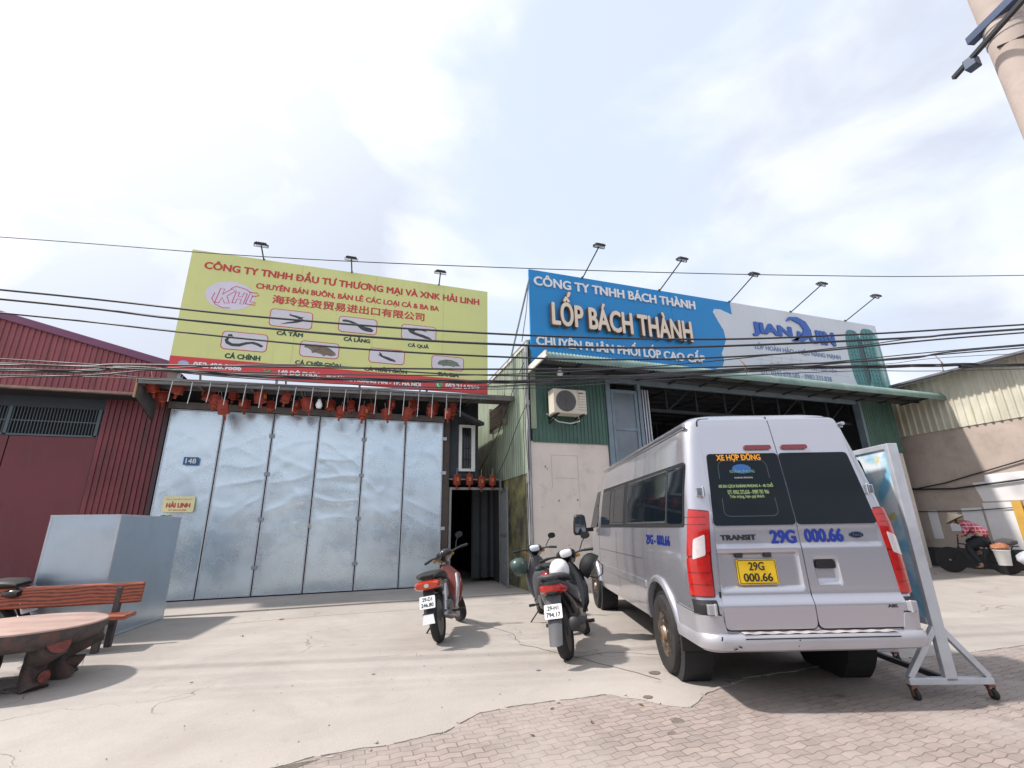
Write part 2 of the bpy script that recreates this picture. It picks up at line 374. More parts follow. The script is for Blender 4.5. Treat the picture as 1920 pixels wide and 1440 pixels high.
tag(ck.build('ground_cracks', dk), 'dark cracks running through the concrete', kind='stuff')

# litter nobody could count: grit and crumbs
gm = M(); rr = random.Random(3)
for i in range(150):
    x = rr.uniform(-2.5, 5.5); y = rr.uniform(2.7, 9.5); s = rr.uniform(.003, .009)
    a = rr.uniform(0, 6.28); vs = [(x+s*cos(a+k*pi/2)*rr.uniform(.5, 1.2), y+s*sin(a+k*pi/2)*rr.uniform(.5, 1.2), .004) for k in range(4)]
    gm.add(vs+[(x, y, .005+s*.7)], [(0,1,4),(1,2,4),(2,3,4),(3,0,4),(3,2,1,0)])
tag(gm.build('grit', mat('grit', (.17, .13, .10), .9, var=.5, scale=9)), 'loose grit and crumbs scattered on the ground', kind='stuff')
rb = M(); rq = random.Random(8)
for i in range(170):
    k = rq.randrange(1, n_-1); x, y = pts[k]
    if x > 2.6 or (x > .5 and rq.random() < .6): continue
    x += rq.gauss(0, .03); y += rq.gauss(-.01, .035); s = rq.uniform(.004, .016)
    rb.lathe([(0,-s*.4),(s*.9,-s*.2),(s,s*.2),(s*.5,s*.6),(0,s*.7)], 6, (x, y, .006+s*.3))
rb.xf(lambda v: v+Vector((.006*noise.noise(v*60), .006*noise.noise(v*60+Vector((9,0,0))), .004*noise.noise(v*70))))
tag(rb.build('rubble', concrete), 'broken concrete crumbs along the edge of the paving', kind='stuff')
bl_ = M()
for i in range(26):
    k = rq.randrange(1, n_-1); x, y = pts[k]
    if x > 2.7: continue
    x += rq.uniform(-.05, .1); y -= rq.uniform(.0, .09); s = rq.uniform(.02, .085)
    q = [(x+s*1.5*cos(a)*(1+.6*noise.noise((a*1.3, i, 0))), y+s*.55*sin(a)*(1+.6*noise.noise((a*1.7, i, 5)))) for a in [2*pi*j/18 for j in range(18)]]
    bl_.add([(a, b, .0050+.00006*i) for a, b in q]+[(x, y, .0075+.00006*i)], [(j, (j+1)%18, 18) for j in range(18)])
oil = M()
for i, (ox, oy, s_) in enumerate(((2.46,3.86,.035),(2.37,3.37,.045),(2.2,3.2,.028),(.35,5.4,.014),(-1.3,5.8,.012),(1.9,4.9,.02),(3.9,3.3,.035),(2.9,4.4,.05))):
    q = [(ox+s_*1.2*cos(a)*(1+.35*noise.noise((a*1.2, i, 2))), oy+s_*sin(a)*(1+.35*noise.noise((a*1.4, i, 7)))) for a in [2*pi*j/20 for j in range(20)]]
    oil.add([(a, b, .0049) for a, b in q], [tuple(range(20))])
tag(oil.build('oil_spots', mat('oil_stain', (.15,.125,.11), .7, var=.4, scale=30)), 'small dark oil spots on the ground', kind='stuff')
tag(bl_.build('cement_smears', concrete), 'thin cement smears on the bricks along the concrete edge', kind='stuff')
hole = M().add([(x, y, .0055) for x, y in ((-.62,3.50),(-.50,3.585),(-.36,3.64),(-.20,3.665),(-.05,3.67),(-.18,3.60),(-.33,3.58),(-.46,3.52),(-.56,3.45))], [tuple(range(9))])  # flat patch; the shadow inside the gap is put into its dark colour
tag(hole.build('broken_gap_shade', dk), 'dark patch painted as the shaded broken gap between the concrete and the paving bricks', kind='stuff')
# a few dead leaves
leaf_m = mat('dead_leaf', (.16, .085, .04), .8, var=.35, scale=14)
for i, (x, y, a, s) in enumerate([(1.62,3.9,.3,.022),(1.78,3.55,1.2,.026),(2.3,3.72,2.0,.028),(-.9,9.05,.5,.05),(-1.25,7.9,1.9,.03),(1.3,3.5,2.6,.02)]):
    m = M(); q = [(-1,0),(-.5,.42),(.2,.45),(1,0),(.2,-.42),(-.5,-.4)]
    m.add([(s*px, s*py, .008+.012*abs(py)+.004*px) for px, py in q], [(0,1,2,3),(0,3,4,5)])
    o = m.build('dead_leaf', leaf_m, loc=(x, y, 0)); o.rotation_euler = (0, 0, a)
    tag(o, 'small curled brown leaf lying on the ground before the buildings', 'leaf', 'dead leaves on the forecourt')

# ------------------------------------------------------------------ shared materials
galv = mat('galvanised', (.66, .765, .84), .27, .80, var=.10, scale=1.3, stain=(.55, .66, .74), stain_lo=.5, stain_hi=.75, stain_scale=.8)
galv_dark = mat('galvanised_dark', (.30, .34, .37), .5, .6, var=.15, scale=5, stain=(.22, .17, .14), stain_lo=.6, stain_hi=.7)
steel_pale = mat('painted_steel_pale', (.50, .53, .58), .4, .35, var=.1, scale=6, stain=(.30, .27, .25), stain_lo=.64, stain_hi=.72, stain_scale=5)
dark_metal = mat('dark_metal', (.035, .037, .042), .5, .4, var=.2, scale=6)
black_pl = mat('black_plastic', (.012, .012, .014), .42, var=.25, scale=10)
black_gl = mat('black_gloss', (.010, .010, .012), .12, var=0, coat=.6)
rubber = mat('rubber', (.022, .021, .021), .8, var=.35, scale=14, bump=.15, bscale=60)
cable_m = mat('cable_black', (.022, .022, .026), .55, var=0)
white_pt = mat('white_paint', (.78, .78, .78), .5, var=.06)
red_print = mat('red_print', (.52, .045, .05), .5, var=.06)
dark_print = mat('dark_print', (.015, .06, .045), .5, var=0)
dark_void = mat('shade_dark', (.018, .018, .020), .9, var=.3)  # near-black for soffits and hollows, their shade put into the colour

# ------------------------------------------------------------------ dark red warehouse on the left
red_corr = mat('red_sheet', (.19, .046, .056), .45, .15, var=.3, scale=1.2, stain=(.085, .045, .042), stain_lo=.5, stain_hi=.72, streak=1, bump=.05, bscale=8)
red_door = mat('red_door_paint', (.155, .036, .046), .5, .1, var=.14, scale=1.0, stain=(.13, .055, .065), stain_lo=.52, stain_hi=.75, streak=1)
purple = mat('purple_trim', (.17, .06, .12), .45, var=.1)
rw = thing('red_warehouse', 'dark red corrugated warehouse with sloping gable at the left edge', 'warehouse', (0, 12.0, 0))
xl, xr = -13.0, -4.16; zt = lambda x: 5.0+(-4.24-x)*.256
red_gable = mat('red_gable_sheet', (.26,.072,.082), .45, .15, var=.22, scale=1.2, stain=(.15,.055,.065), stain_lo=.5, stain_hi=.72, streak=1)
c = M().corr((xl, 0, 4.34), (1,0,0), (0,0,1), (0,-1,0), xr-xl, lambda a: zt(xl+a)-4.34, .105, .022)
c.build('gable_wall', red_gable, rw)
m = M(); m.bar((xl, .03, zt(xl)+.06), (xr, .03, zt(xr)+.06), .22, .16); m.build('roof_trim', purple, rw, bevel=.01)
m = M().add([(xl,.1,zt(xl)+.02),(xr+.02,.1,zt(xr)+.02),(xr+.02,14,zt(xr)+.02),(xl,14,zt(xl)+.02)], [(0,1,2,3)])
m.add([(xl,.1,zt(xl)+.10),(xr+.02,.1,zt(xr)+.10),(xr+.02,14,zt(xr)+.10),(xl,14,zt(xl)+.10)], [(0,1,2,3)]); m.build('roof', red_corr, rw)
M().box(xl, xr, -.02, .09, 4.29, 4.345).build('eave_flashing', mat('rusty_flash', (.30,.20,.16), .6, .3, var=.3, scale=6), rw)
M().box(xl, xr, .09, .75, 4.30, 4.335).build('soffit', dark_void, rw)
# recessed front below the gable
M().box(xl, -5.45, .70, .76, 4.06, 4.30).build('lintel', mat('dark_blue_beam', (.035,.045,.06), .5), rw)
M().corr((-5.42, .62, 0), (1,0,0), (0,0,1), (0,-1,0), 1.36, 4.3, .105, .026).build('side_panel', red_corr, rw)
g = M()
for k in range(58): x = -8.9+k*.058; g.bar((x, .72, 3.47), (x+.0, .72, 4.06), .014)
for x in (-8.9, -7.1, -5.52): g.box(x-.03, x+.03, .70, .76, 3.44, 4.06)
g.box(-8.95, -5.47, .70, .76, 3.43, 3.47); g.box(-8.95, -5.47, .715, .735, 3.75, 3.77); g.build('louvre_grille', mat('grille_grey', (.10,.13,.15), .5, .3), rw)
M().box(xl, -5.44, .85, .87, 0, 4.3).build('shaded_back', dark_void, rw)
for a, b in ((-8.93, -7.01), (-6.99, -5.46)):
    d = M().box(a, b, .705, .75, .04, 3.42).build('door_leaf', red_door, rw, bevel=.006)
    h = M().box(b-.16 if a < -8 else a+.06, b-.06 if a < -8 else a+.16, .675, .705, 1.95, 2.02); h.build('latch', dark_metal, d)
M().box(xl, -8.97, .70, .76, 0, 4.06).build('wall', red_corr, rw)
M().box(-4.06, -3.99, .05, .5, 0, 4.35).build('corner_post', mat('dark_post', (.05,.035,.04), .6), rw)

# ------------------------------------------------------------------ fish shop in the middle
fs_ = thing('fish_shop', 'fish shop with silver metal folding gate and dark eave', 'shop', (0, 12.06, 0))
beam = mat('grey_beam', (.17,.165,.16), .6, .3, var=.2, scale=5, stain=(.12,.08,.06), stain_lo=.55, stain_hi=.7)
post = mat('brown_post', (.085,.065,.058), .6, .2, var=.25, scale=4)
seams = [-3.97, -2.90, -1.86, -.85, .21, 1.21, 2.19]
sm_ = lambda a, b, x: (lambda t: t*t*(3-2*t))(min(1, max(0, (x-a)/(b-a))))
for k in range(6):
    a, b = seams[k]+.012, seams[k+1]-.012; w = b-a; sd = k*7.3
    amp = [.6, .8, 1.1, 1.5, 1.0, .75][k]
    def fn(s, t, a=a, w=w, sd=sd, amp=amp, k=k):
        x, z = s*w, .05+t*3.98
        e = min(1, min(s, 1-s)*9)*min(1, min(t, 1-t)*14)
        d = .014*noise.noise((x*.7+sd, z*1.1, sd))+.007*noise.noise((x*.9+sd, z*3.1, 2+sd))+.003*noise.noise((x*2.3, z*6+x, 5+sd))
        zz = z+.25*sin(x*3+sd)          # buckled ridges across the sheet
        d += .012*max(0, sin(zz*6.3+sd))**3*max(0, noise.noise((x*.4, z*.6, 8+sd))+.15)
        rg = (1-abs(noise.noise((x*.55+sd*2, z*1.9+.5*x*(k-2.5), 3+sd))))**7
        d += .010*rg*sm_(.9,1.8,z)*(1-sm_(3.2,3.8,z)*.6)+.007*(1-abs(noise.noise((x*1.7+z*.8, z*.9-x*.6, 6+sd))))**9
        return (a+x, -.02-.70*(.45+.55*sm_(.8,2.2,z))*amp*e*(d+.004), z)
    p = M().sheet(fn, 26, 130)
    p = p.build('gate_panel', galv, fs_, smooth=60, fix=False)
    for f in p.data.polygons: pass
    fr = M()
    for x in (a+.012, b-.012): fr.box(x-.012, x+.012, -.030, -.004, .05, 4.03)
    fr.box(a, b, -.028, -.006, .05, .075); fr.box(a, b, -.028, -.006, 4.0, 4.03)
    fr.build('frame', steel_pale, p)
    if k in (1, 3):
        for z in (.62, 1.62, 2.62, 3.5):
            M().box(b-.045, b+.07, -.052, -.031, z-.04, z+.04).build('hinge', galv_dark, p, bevel=.006)
    rv = M()
    for z in [i*.42+.2 for i in range(10)]:
        for x in (a+.05, b-.05): rv.lathe([(.009, 0), (.006, -.006), (0, -.008)], 6, (x, -.022, z), 'y')
    rv.build('rivets', galv_dark, p)
M().box(-.875, -.83, -.075, -.032, 1.42, 1.52).build('padlock', mat('brass', (.45,.42,.36), .35, .8), fs_, bevel=.008)
M().box(-4.0, 2.2, .05, .07, 0, 4.1).build('gate_backing', dark_void, fs_)
M().box(-4.03, 2.25, -.03, .05, 4.05, 4.20).build('gate_rail', beam, fs_)
m = M().box(2.215, 2.36, -.03, .12, 0, 4.3); m.box(2.36, 2.40, -.02, .06, 0, 2.34); m.build('gate_post', post, fs_, bevel=.008)
m = M()
for z in (1.36, 2.72, 3.6): m.box(2.17, 2.27, -.07, -.031, z-.04, z+.04)
m.build('gate_brackets', steel_pale, fs_)
# canopy: corrugated sheet on a beam, closed at its left end
cz = lambda x: 4.36+.022*(x+4.3)
m = M()
def can(s, t):
    x = -4.3+s*8.1; return (x, -1.05+t*1.15, cz(x)+.06+t*.10+.014*sin(s*8.1/.09*2*pi))
m.sheet(can, 540, 1); m.build('canopy_sheet', mat('canopy_sheet', (.20,.20,.20), .6, .3, var=.25, scale=4), fs_, smooth=60)
m = M(); m.bar((-4.3, -1.06, cz(-4.3)), (3.8, -1.06, cz(3.8)), .05, .13); m.bar((-4.3, -.5, cz(-4.3)+.02), (3.8, -.5, cz(3.8)+.02), .05, .08)
for x in [-4.25+i*1.0 for i in range(9)]: m.bar((x, -1.05, cz(x)-.01), (x, .06, cz(x)-.02), .04, .06)
m.build('canopy_beam', beam, fs_)
M().add([(-4.3,-1.03,cz(-4.3)+.05),(-4.3,-1.03,4.02),(-4.3,.05,3.72),(-4.3,.05,4.5)], [(0,1,2,3)]).add([(-4.28,-1.03,cz(-4.3)+.05),(-4.28,-1.03,4.02),(-4.28,.05,3.72),(-4.28,.05,4.5)], [(0,1,2,3)]).build('canopy_end', beam, fs_)
M().bar((-4.3, -1.06, 4.0), (-4.3, -1.06, 4.42), .03, .05).build('end_trim', mat('raw_wood_trim', (.42,.26,.14), .7), fs_)
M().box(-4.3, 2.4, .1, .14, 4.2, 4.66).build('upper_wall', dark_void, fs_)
# alley doorway, wall over it, window, little eave
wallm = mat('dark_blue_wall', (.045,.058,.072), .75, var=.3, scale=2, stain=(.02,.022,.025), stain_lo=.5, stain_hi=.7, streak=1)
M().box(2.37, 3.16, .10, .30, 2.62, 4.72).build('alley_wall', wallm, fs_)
wf = M().box(2.62, 2.70, .02, .098, 2.78, 4.02).box(2.96, 3.06, .02, .098, 2.78, 4.02).box(2.70, 2.96, .02, .098, 3.95, 4.02).box(2.70, 2.96, .02, .098, 2.78, 2.85).build('window', white_pt, fs_, bevel=.005)
M().box(2.70, 2.96, .075, .09, 2.85, 3.95).build('pane', mat('dark_glass', (.02,.025,.03), .08, var=0), wf)
b_ = M()
for x in (2.76, 2.83, 2.90): b_.bar((x, .05, 2.85), (x, .05, 3.95), .012)
for z in (3.1, 3.4, 3.7): b_.bar((2.70, .045, z), (2.96, .045, z), .012)
b_.build('window_bars', dark_metal, wf)
M().add([(2.4,-.75,4.16),(3.10,-.75,3.86),(3.16,.4,4.05),(2.4,.4,4.45),(2.4,-.75,4.24),(3.10,-.75,3.94),(3.16,.4,4.13),(2.4,.4,4.53)], [(0,3,2,1),(4,5,6,7),(0,1,5,4),(1,2,6,5),(2,3,7,6),(3,0,4,7)]).build('little_eave', mat('black_eave', (.03,.03,.035), .7, var=.3), fs_)
m = M().box(2.38, 3.80, -.05, .0, 2.30, 2.36).box(2.38, 2.43, -.05, .0, 0, 2.30).box(3.70, 3.80, -.05, .0, 0, 2.30).box(2.38, 3.76, -.05, -.01, 2.55, 2.585).box(3.71, 3.76, -.05, -.01, 2.36, 2.55); m.build('doorway_frame', mat('grey_steel_frame', (.28,.29,.30), .5, .4, var=.2), fs_)
# dark passage behind the doorway
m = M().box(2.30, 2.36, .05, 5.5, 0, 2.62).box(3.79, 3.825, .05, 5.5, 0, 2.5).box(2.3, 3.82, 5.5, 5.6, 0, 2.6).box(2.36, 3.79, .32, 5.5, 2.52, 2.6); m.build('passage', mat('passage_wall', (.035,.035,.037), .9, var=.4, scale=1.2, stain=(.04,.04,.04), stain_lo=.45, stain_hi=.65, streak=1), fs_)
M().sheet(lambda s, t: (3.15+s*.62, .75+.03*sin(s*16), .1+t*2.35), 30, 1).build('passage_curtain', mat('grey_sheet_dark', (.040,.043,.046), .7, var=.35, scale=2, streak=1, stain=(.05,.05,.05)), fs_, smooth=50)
# main roof so that the shop closes at the top
m = M().add([(-4.2,.1,4.72),(3.2,.1,4.72),(3.2,12,4.72),(-4.2,12,4.72)], [(0,1,2,3)]).box(3.10, 3.18, .3, 12, 2.6, 4.76); m.build('roof', red_corr, fs_)
# open steel gate leaf beside the doorway
gt = thing('alley_gate', 'grey steel bar gate leaf standing open beside the dark doorway', 'gate', (3.72, 11.95, 0), radians(-99))
m = M()
for k in range(10): x = .03+k*.108; m.bar((x, 0, .12), (x, 0, 2.22), .016)
m.build('bars', mat('gate_grey', (.20,.21,.22), .5, .5, var=.25, scale=8), gt)
m = M().box(-.02, .02, -.02, .02, .06, 2.28).box(1.02, 1.06, -.02, .02, .06, 2.28).box(.02, 1.02, -.018, .018, .08, .12).box(.02, 1.02, -.018, .018, 2.22, 2.26).box(.02, 1.02, -.018, .018, 1.15, 1.19); m.build('frame', mat('gate_grey', (1,1,1)), gt)

# number plate and sticker
np_ = thing('house_number', 'small blue enamel house number plate on the silver gate', 'number plate', (-3.38, 11.97, 2.87))
M().box(-.145, .145, -.006, .006, -.085, .085).build('plate', mat('enamel_blue', (.02,.11,.26), .3, var=.05), np_, bevel=.004)
text('lettering', '148', (-.10, .10, -.055, .055), lambda x, z, o: (x, -.009-o, z), white_pt, np_)
sk = thing('shop_sticker', 'pale yellow sticker with red lettering on the silver gate', 'sticker', (-3.46, 11.965, 1.95))
M().prism(rrect(-.29, .29, -.165, .165, .04), lambda x, z: (x, -.006, z), lambda x, z: (x, .004, z)).build('sheet', mat('sticker_yellow', (.78,.72,.40), .5, var=.06), sk)
text('lettering', 'HẢI LINH', (-.22, .22, -.07, .06), lambda x, z, o: (x, -.009-o, z), red_print, sk, bold=0.055)
text('lettering', 'CÔNG TY TNHH ĐẦU TƯ THƯƠNG MẠI', (-.24, .24, .09, .12), lambda x, z, o: (x, -.009-o, z), red_print, sk)
text('lettering', 'ĐT: 052.214.9909', (-.16, .16, -.135, -.105), lambda x, z, o: (x, -.009-o, z), red_print, sk)

# lanterns and bulb under the eave
lan_m = mat('lantern_red', (.30,.040,.020), .6, var=.4, scale=9, stain=(.16,.02,.018), stain_lo=.5, stain_hi=.7, stain_scale=8)
gold = mat('lantern_gold', (.40,.13,.03), .5, var=.2)
def make_lantern():
    t = thing('lantern', 'small red festive lantern hanging under the eave above the silver gate', 'lantern', (0,0,0), 0, 'red lanterns hanging under the eave')
    m = M(); pr = [(.05,.125),(.118,.122),(.122,.105),(.104,.09),(.112,.04),(.112,-.05),(.104,-.085),(.118,-.10),(.115,-.115),(.05,-.12)]
    m.loft([((0,0,z_), r_*.86, r_*.86, 4.5) for r_, z_ in pr], 16, 4.5, 'z')
    m.build('body', lan_m, t, smooth=30)
    M().lathe([(.045,.12),(.05,.14),(.03,.15),(.0,.152)], 8).lathe([(.0,-.14),(.045,-.138),(.045,-.118)], 8).build('cap', gold, t)
    m = M().tube([(0,0,-.13),(0,0,-.16),(.005,0,-.24)], [.008,.022,.028], 7); m.build('tassel', lan_m, t)
    M().tube([(0,0,.15),(0,0,.30)], .003, 4).build('string', white_pt, t)
    M().prism([(-.03,-.04),(.03,-.04),(.03,.045),(-.03,.045)], lambda x, z: (x, -.133, z), lambda x, z: (x, -.126, z)).build('emblem', gold, t)
    return t
first = make_lantern(); rl = random.Random(5)
LANT = [(-4.12,11.28,4.33),(-4.04,11.62,4.2),(-3.66,11.28,4.31),(-3.18,11.62,4.28),(-2.93,11.28,4.07),(-2.69,11.62,4.32),(-2.77,11.28,3.95),(-2.44,11.62,4.12),(-2.08,11.28,4.22),(-1.9,11.62,4.12),(-1.57,11.28,4.25),(-1.38,11.62,4.13),(-1.11,11.28,4.13),(-.63,11.62,4.22),(-.38,11.28,3.99),(-.16,11.62,4.23),(.12,11.28,4.0),(.33,11.62,4.21),(.66,11.28,4.01),(.78,11.62,4.34),(1.15,11.28,4.04),(1.34,11.62,4.35),(1.72,11.28,4.12),(1.84,11.62,4.31),(2.14,11.28,4.1),(2.35,11.62,4.31)]
for i, (x, y, z) in enumerate(LANT):
    o = first if i == 0 else copy_tree(first)
    o.location = (x, y, z); s = rl.uniform(.85, 1.12); o.scale = (s, s, s*rl.uniform(.85, 1.1)); o.rotation_euler = (rl.uniform(-.25,.25), rl.uniform(-.25,.25), rl.uniform(0,6))
for x, z in ((2.55,2.54),(2.88,2.55),(3.2,2.50),(3.5,2.54)):
    o = copy_tree(first); o.location = (x, 11.96, z); o.scale = (.95,.95,1.05); o.rotation_euler = (0,0,rl.uniform(-.3,.3))
    o['label'] = 'red lantern fixed on the steel bar over the dark alley doorway'; o['group'] = 'red lanterns over the alley doorway'
bl = thing('light_bulb', 'white light bulb hanging under the eave among the red lanterns', 'bulb', (-.85, 11.2, 4.16))
M().lathe([(0,-.13),(.05,-.12),(.072,-.07),(.068,-.02),(.04,.05),(.032,.08)], 14).build('glass_bulb', mat('bulb_white', (.85,.85,.86), .2, var=0), bl, smooth=40)
m = M().lathe([(.034,.08),(.036,.15),(.02,.17),(0,.171)], 10).tube([(0,0,.17),(0,0,.26)], .006, 5); m.build('socket', black_pl, bl)
st = thing('icicle_lights', 'row of thin white light strings dangling from the eave edge', 'string lights', (0, 10.965, 0))
M().tube([(x, 0, 4.36+.022*(x+4.3)+.01*sin(x*3)) for x in [-4.2+i*.2 for i in range(38)]], .006, 5).build('lead_wire', cable_m, st)
pale = mat('string_white', (.62,.63,.65), .5, var=0)
for x, z0, z1 in [(-3.68,4.36,3.94),(-3.33,4.33,3.92),(-3.0,4.42,3.97),(-2.68,4.38,3.93),(-2.33,4.41,3.93),(-2.01,4.37,3.91),(-1.68,4.38,3.91),(-1.34,4.38,3.88),(-.99,4.36,3.95),(-.64,4.37,4.01),(-.29,4.37,3.95),(.04,4.37,3.97),(.38,4.33,3.92),(.71,4.33,3.92),(1.03,4.33,3.91),(1.37,4.35,3.91),(1.71,4.35,3.91),(2.05,4.38,3.9),(2.41,4.4,3.97)]:
    z0 = 4.37+.022*(x+4.3)
    M().tube([(x,0,z0),(x-.012+rl.uniform(-.01,.01),0,(z0+z1)/2),(x-.02,0,z1)], .0075, 5).build('drop', pale, st)

# ------------------------------------------------------------------ yellow billboard
yb = thing('fish_billboard', 'large yellow green billboard with red lettering and fish pictures over the silver gate', 'billboard', (0, 11.2, 0))
ym = mat('board_yellow', (.64,.66,.26), .45, var=.05, scale=.8, stain=(.57,.60,.255), stain_lo=.55, stain_hi=.8, streak=1)
M().box(-3.90, 3.16, 0, .05, 4.67, 7.62).build('panel', ym, yb)
M().box(-3.902, 3.162, -.006, .05, 4.66, 5.01).build('red_band', mat('board_red', (.60,.05,.055), .45, var=.06), yb)
m = M()
for x in (-3.7, -1.8, 0, 1.6, 3.0): m.bar((x, .10, 4.5), (x, .10, 7.55), .05); m.bar((x, .1, 7.3), (x, 1.6, 4.75), .04)
for z in (4.9, 5.8, 6.7, 7.5): m.bar((-3.85, .08, z), (3.12, .08, z), .04)
m.build('back_frame', galv_dark, yb)
m = M()
for x in (-1.55, .2, 1.95): m.box(x-.003, x+.003, -.0045, -.001, 5.02, 7.61)
m.build('sheet_joints', mat('joint_shadow', (.50,.54,.18), .6, var=0), yb)
fy = lambda x, z, o: (x, -.004-o, z)
fr_ = lambda x, z, o: (x, -.011-o, z)
text('lettering', 'CÔNG TY TNHH ĐẦU TƯ THƯƠNG MẠI VÀ XNK HẢI LINH', (-3.61, 2.93, 7.12, 7.46), fy, red_print, yb, bold=0.045)
text('lettering', 'CHUYÊN BÁN BUÔN, BÁN LẺ CÁC LOẠI CÁ & BA BA', (-2.50, 1.83, 6.80, 7.03), fy, red_print, yb, bold=0.045)
text('lettering', '海玲投资贸易进出口有限公司', (-2.12, 1.46, 6.50, 6.73), fy, red_print, yb, bold=0.028)
for s, b in (('CÁ TẦM', (-1.93,-1.36,5.72,5.88)), ('CÁ LĂNG', (-.46,.16,5.74,5.88)), ('CÁ QUẢ', (1.07,1.60,5.74,5.88)), ('CÁ CHÌNH', (-2.89,-2.18,5.05,5.20)), ('CÁ CHÉP GIÒN', (-1.46,-.46,5.04,5.17)), ('CÁ TRẮM GIÒN', (.07,1.09,5.03,5.17)), ('BA BA', (1.86,2.40,5.05,5.16))):
    text('lettering', s, b, fy, dark_print, yb, bold=0.055)
text('lettering', '052.420.9886', (-3.45,-2.52,4.78,4.91), fr_, white_pt, yb, bold=0.051)
text('lettering', '148 ĐÔ PHÚC', (-1.78,-.89,4.77,4.90), fr_, white_pt, yb, bold=0.051)
text('lettering', ', PHƯỜNG HOÀNG MAI - TP. HÀ NỘI', (-.82,1.44,4.70,4.86), fr_, white_pt, yb, bold=0.051)
text('lettering', '052.214.9909', (2.05,2.94,4.75,4.87), fr_, white_pt, yb, bold=0.051)
gr_ic = mat('icon_green', (.05,.36,.12), .5, var=0); bl_ic = mat('icon_blue', (.25,.36,.62), .5, var=0)
def disc(m, cx, cz, rx, rz, f, n=24): return m.add([f(cx+rx*cos(2*pi*i/n), cz+rz*sin(2*pi*i/n), 0) for i in range(n)], [tuple(range(n))])
disc(M(), 1.89, 4.80, .085, .085, fr_).build('phone_icon', gr_ic, yb)
m = M(); ribbon(m, [(1.85,4.845),(1.855,4.80),(1.885,4.765),(1.925,4.755)], .026, lambda x, z: (x, -.014, z)); m.build('phone_mark', white_pt, yb)
disc(M(), -3.63, 4.85, .10, .07, fr_).build('globe_icon', bl_ic, yb)
m = M()
for dz in (-.03, 0, .03): ribbon(m, [(-3.72,4.85+dz),(-3.54,4.85+dz)], .008, lambda x, z: (x, -.014, z))
m.build('globe_lines', white_pt, yb)
m = M(); ribbon(m, [(-2.08,4.86),(-2.02,4.79),(-1.94,4.86)], .04, lambda x, z: (x, -.014, z)); m.build('pin_icon', gr_ic, yb)
# emblem: pale oval with outlined lettering and a fish
em = disc(M(), -2.985, 6.57, .50, .36, lambda x, z, o: (x, -.003, z), 40).build('emblem', mat('emblem_lilac', (.66,.62,.72), .5, var=.05), yb)
m = M(); pk = mat('emblem_pink', (.60,.08,.20), .5, var=0)
for q in ([(-3.27,6.36),(-3.20,6.72),(-3.12,6.72),(-3.15,6.58),(-2.98,6.74),(-2.88,6.72),(-3.05,6.55),(-2.98,6.38),(-3.08,6.37),(-3.14,6.50),(-3.19,6.36),(-3.27,6.36)],
          [(-2.93,6.40),(-2.88,6.68),(-2.81,6.68),(-2.83,6.57),(-2.74,6.57),(-2.72,6.68),(-2.65,6.67),(-2.70,6.39),(-2.77,6.40),(-2.75,6.51),(-2.84,6.51),(-2.86,6.40),(-2.93,6.40)],
          [(-2.66,6.41),(-2.60,6.66),(-2.53,6.65),(-2.57,6.47),(-2.45,6.46),(-2.46,6.40),(-2.66,6.41)],
          [(-2.62,6.70),(-2.45,6.72),(-2.40,6.66),(-2.55,6.60)],
          [(-3.30,6.60),(-3.34,6.45),(-3.26,6.32),(-3.10,6.25),(-2.95,6.26)], [(-3.0,6.75),(-2.9,6.82),(-2.7,6.78),(-2.55,6.70)]):
    ribbon(m, q, .017, lambda x, z: (x, -.007, z))
m.build('emblem_lines', pk, em)
# the seven fish pictures
fish_dk = mat('fish_dark', (.035,.042,.05), .4, var=.4, scale=12); fish_br = mat('fish_brown', (.17,.13,.09), .4, var=.45, scale=14); fish_gr = mat('fish_olive', (.14,.17,.13), .4, var=.4, scale=12)
FISH = {
 'sturgeon': ([(.24,.10),(.50,.22),(.66,.30),(.78,.42),(.80,.55),(.76,.66),(.82,.72),(.72,.70),(.62,.76),(.50,.78),(.44,.88),(.46,.76),(.42,.74),(.55,.66),(.66,.60),(.67,.50),(.55,.36),(.40,.26)], fish_dk),
 'catfish': ([(.06,.80),(.16,.84),(.32,.78),(.48,.64),(.64,.48),(.86,.40),(.94,.26),(.90,.10),(.74,.12),(.60,.22),(.50,.42),(.38,.58),(.22,.68),(.08,.66)], fish_dk),
 'snakehead': ([(.16,.66),(.22,.82),(.42,.86),(.62,.80),(.78,.62),(.56,.70),(.40,.66),(.34,.56),(.46,.46),(.64,.38),(.82,.24),(.92,.08),(.72,.10),(.54,.22),(.34,.34),(.22,.46)], fish_dk),
 'eel': ([(.10,.86),(.18,.90),(.22,.76),(.14,.64),(.12,.46),(.22,.32),(.38,.34),(.54,.48),(.70,.54),(.84,.46),(.95,.32),(.90,.22),(.78,.34),(.66,.40),(.54,.32),(.40,.16),(.22,.14),(.08,.28),(.04,.50),(.10,.70)], fish_dk),
 'carp': ([(.10,.80),(.20,.74),(.34,.88),(.56,.86),(.78,.66),(.92,.40),(.96,.22),(.84,.10),(.70,.16),(.62,.06),(.56,.18),(.40,.28),(.30,.22),(.28,.40),(.18,.56),(.08,.60)], fish_br),
 'grass_carp': ([(.22,.60),(.28,.56),(.26,.80),(.34,.66),(.36,.54),(.56,.42),(.74,.26),(.78,.10),(.60,.16),(.42,.32),(.30,.46)], fish_dk),
 'turtle': ([(.16,.44),(.22,.66),(.42,.80),(.62,.80),(.82,.64),(.86,.44),(.94,.34),(.84,.32),(.74,.30),(.70,.22),(.60,.28),(.42,.28),(.34,.20),(.30,.30),(.18,.32)], fish_gr)}
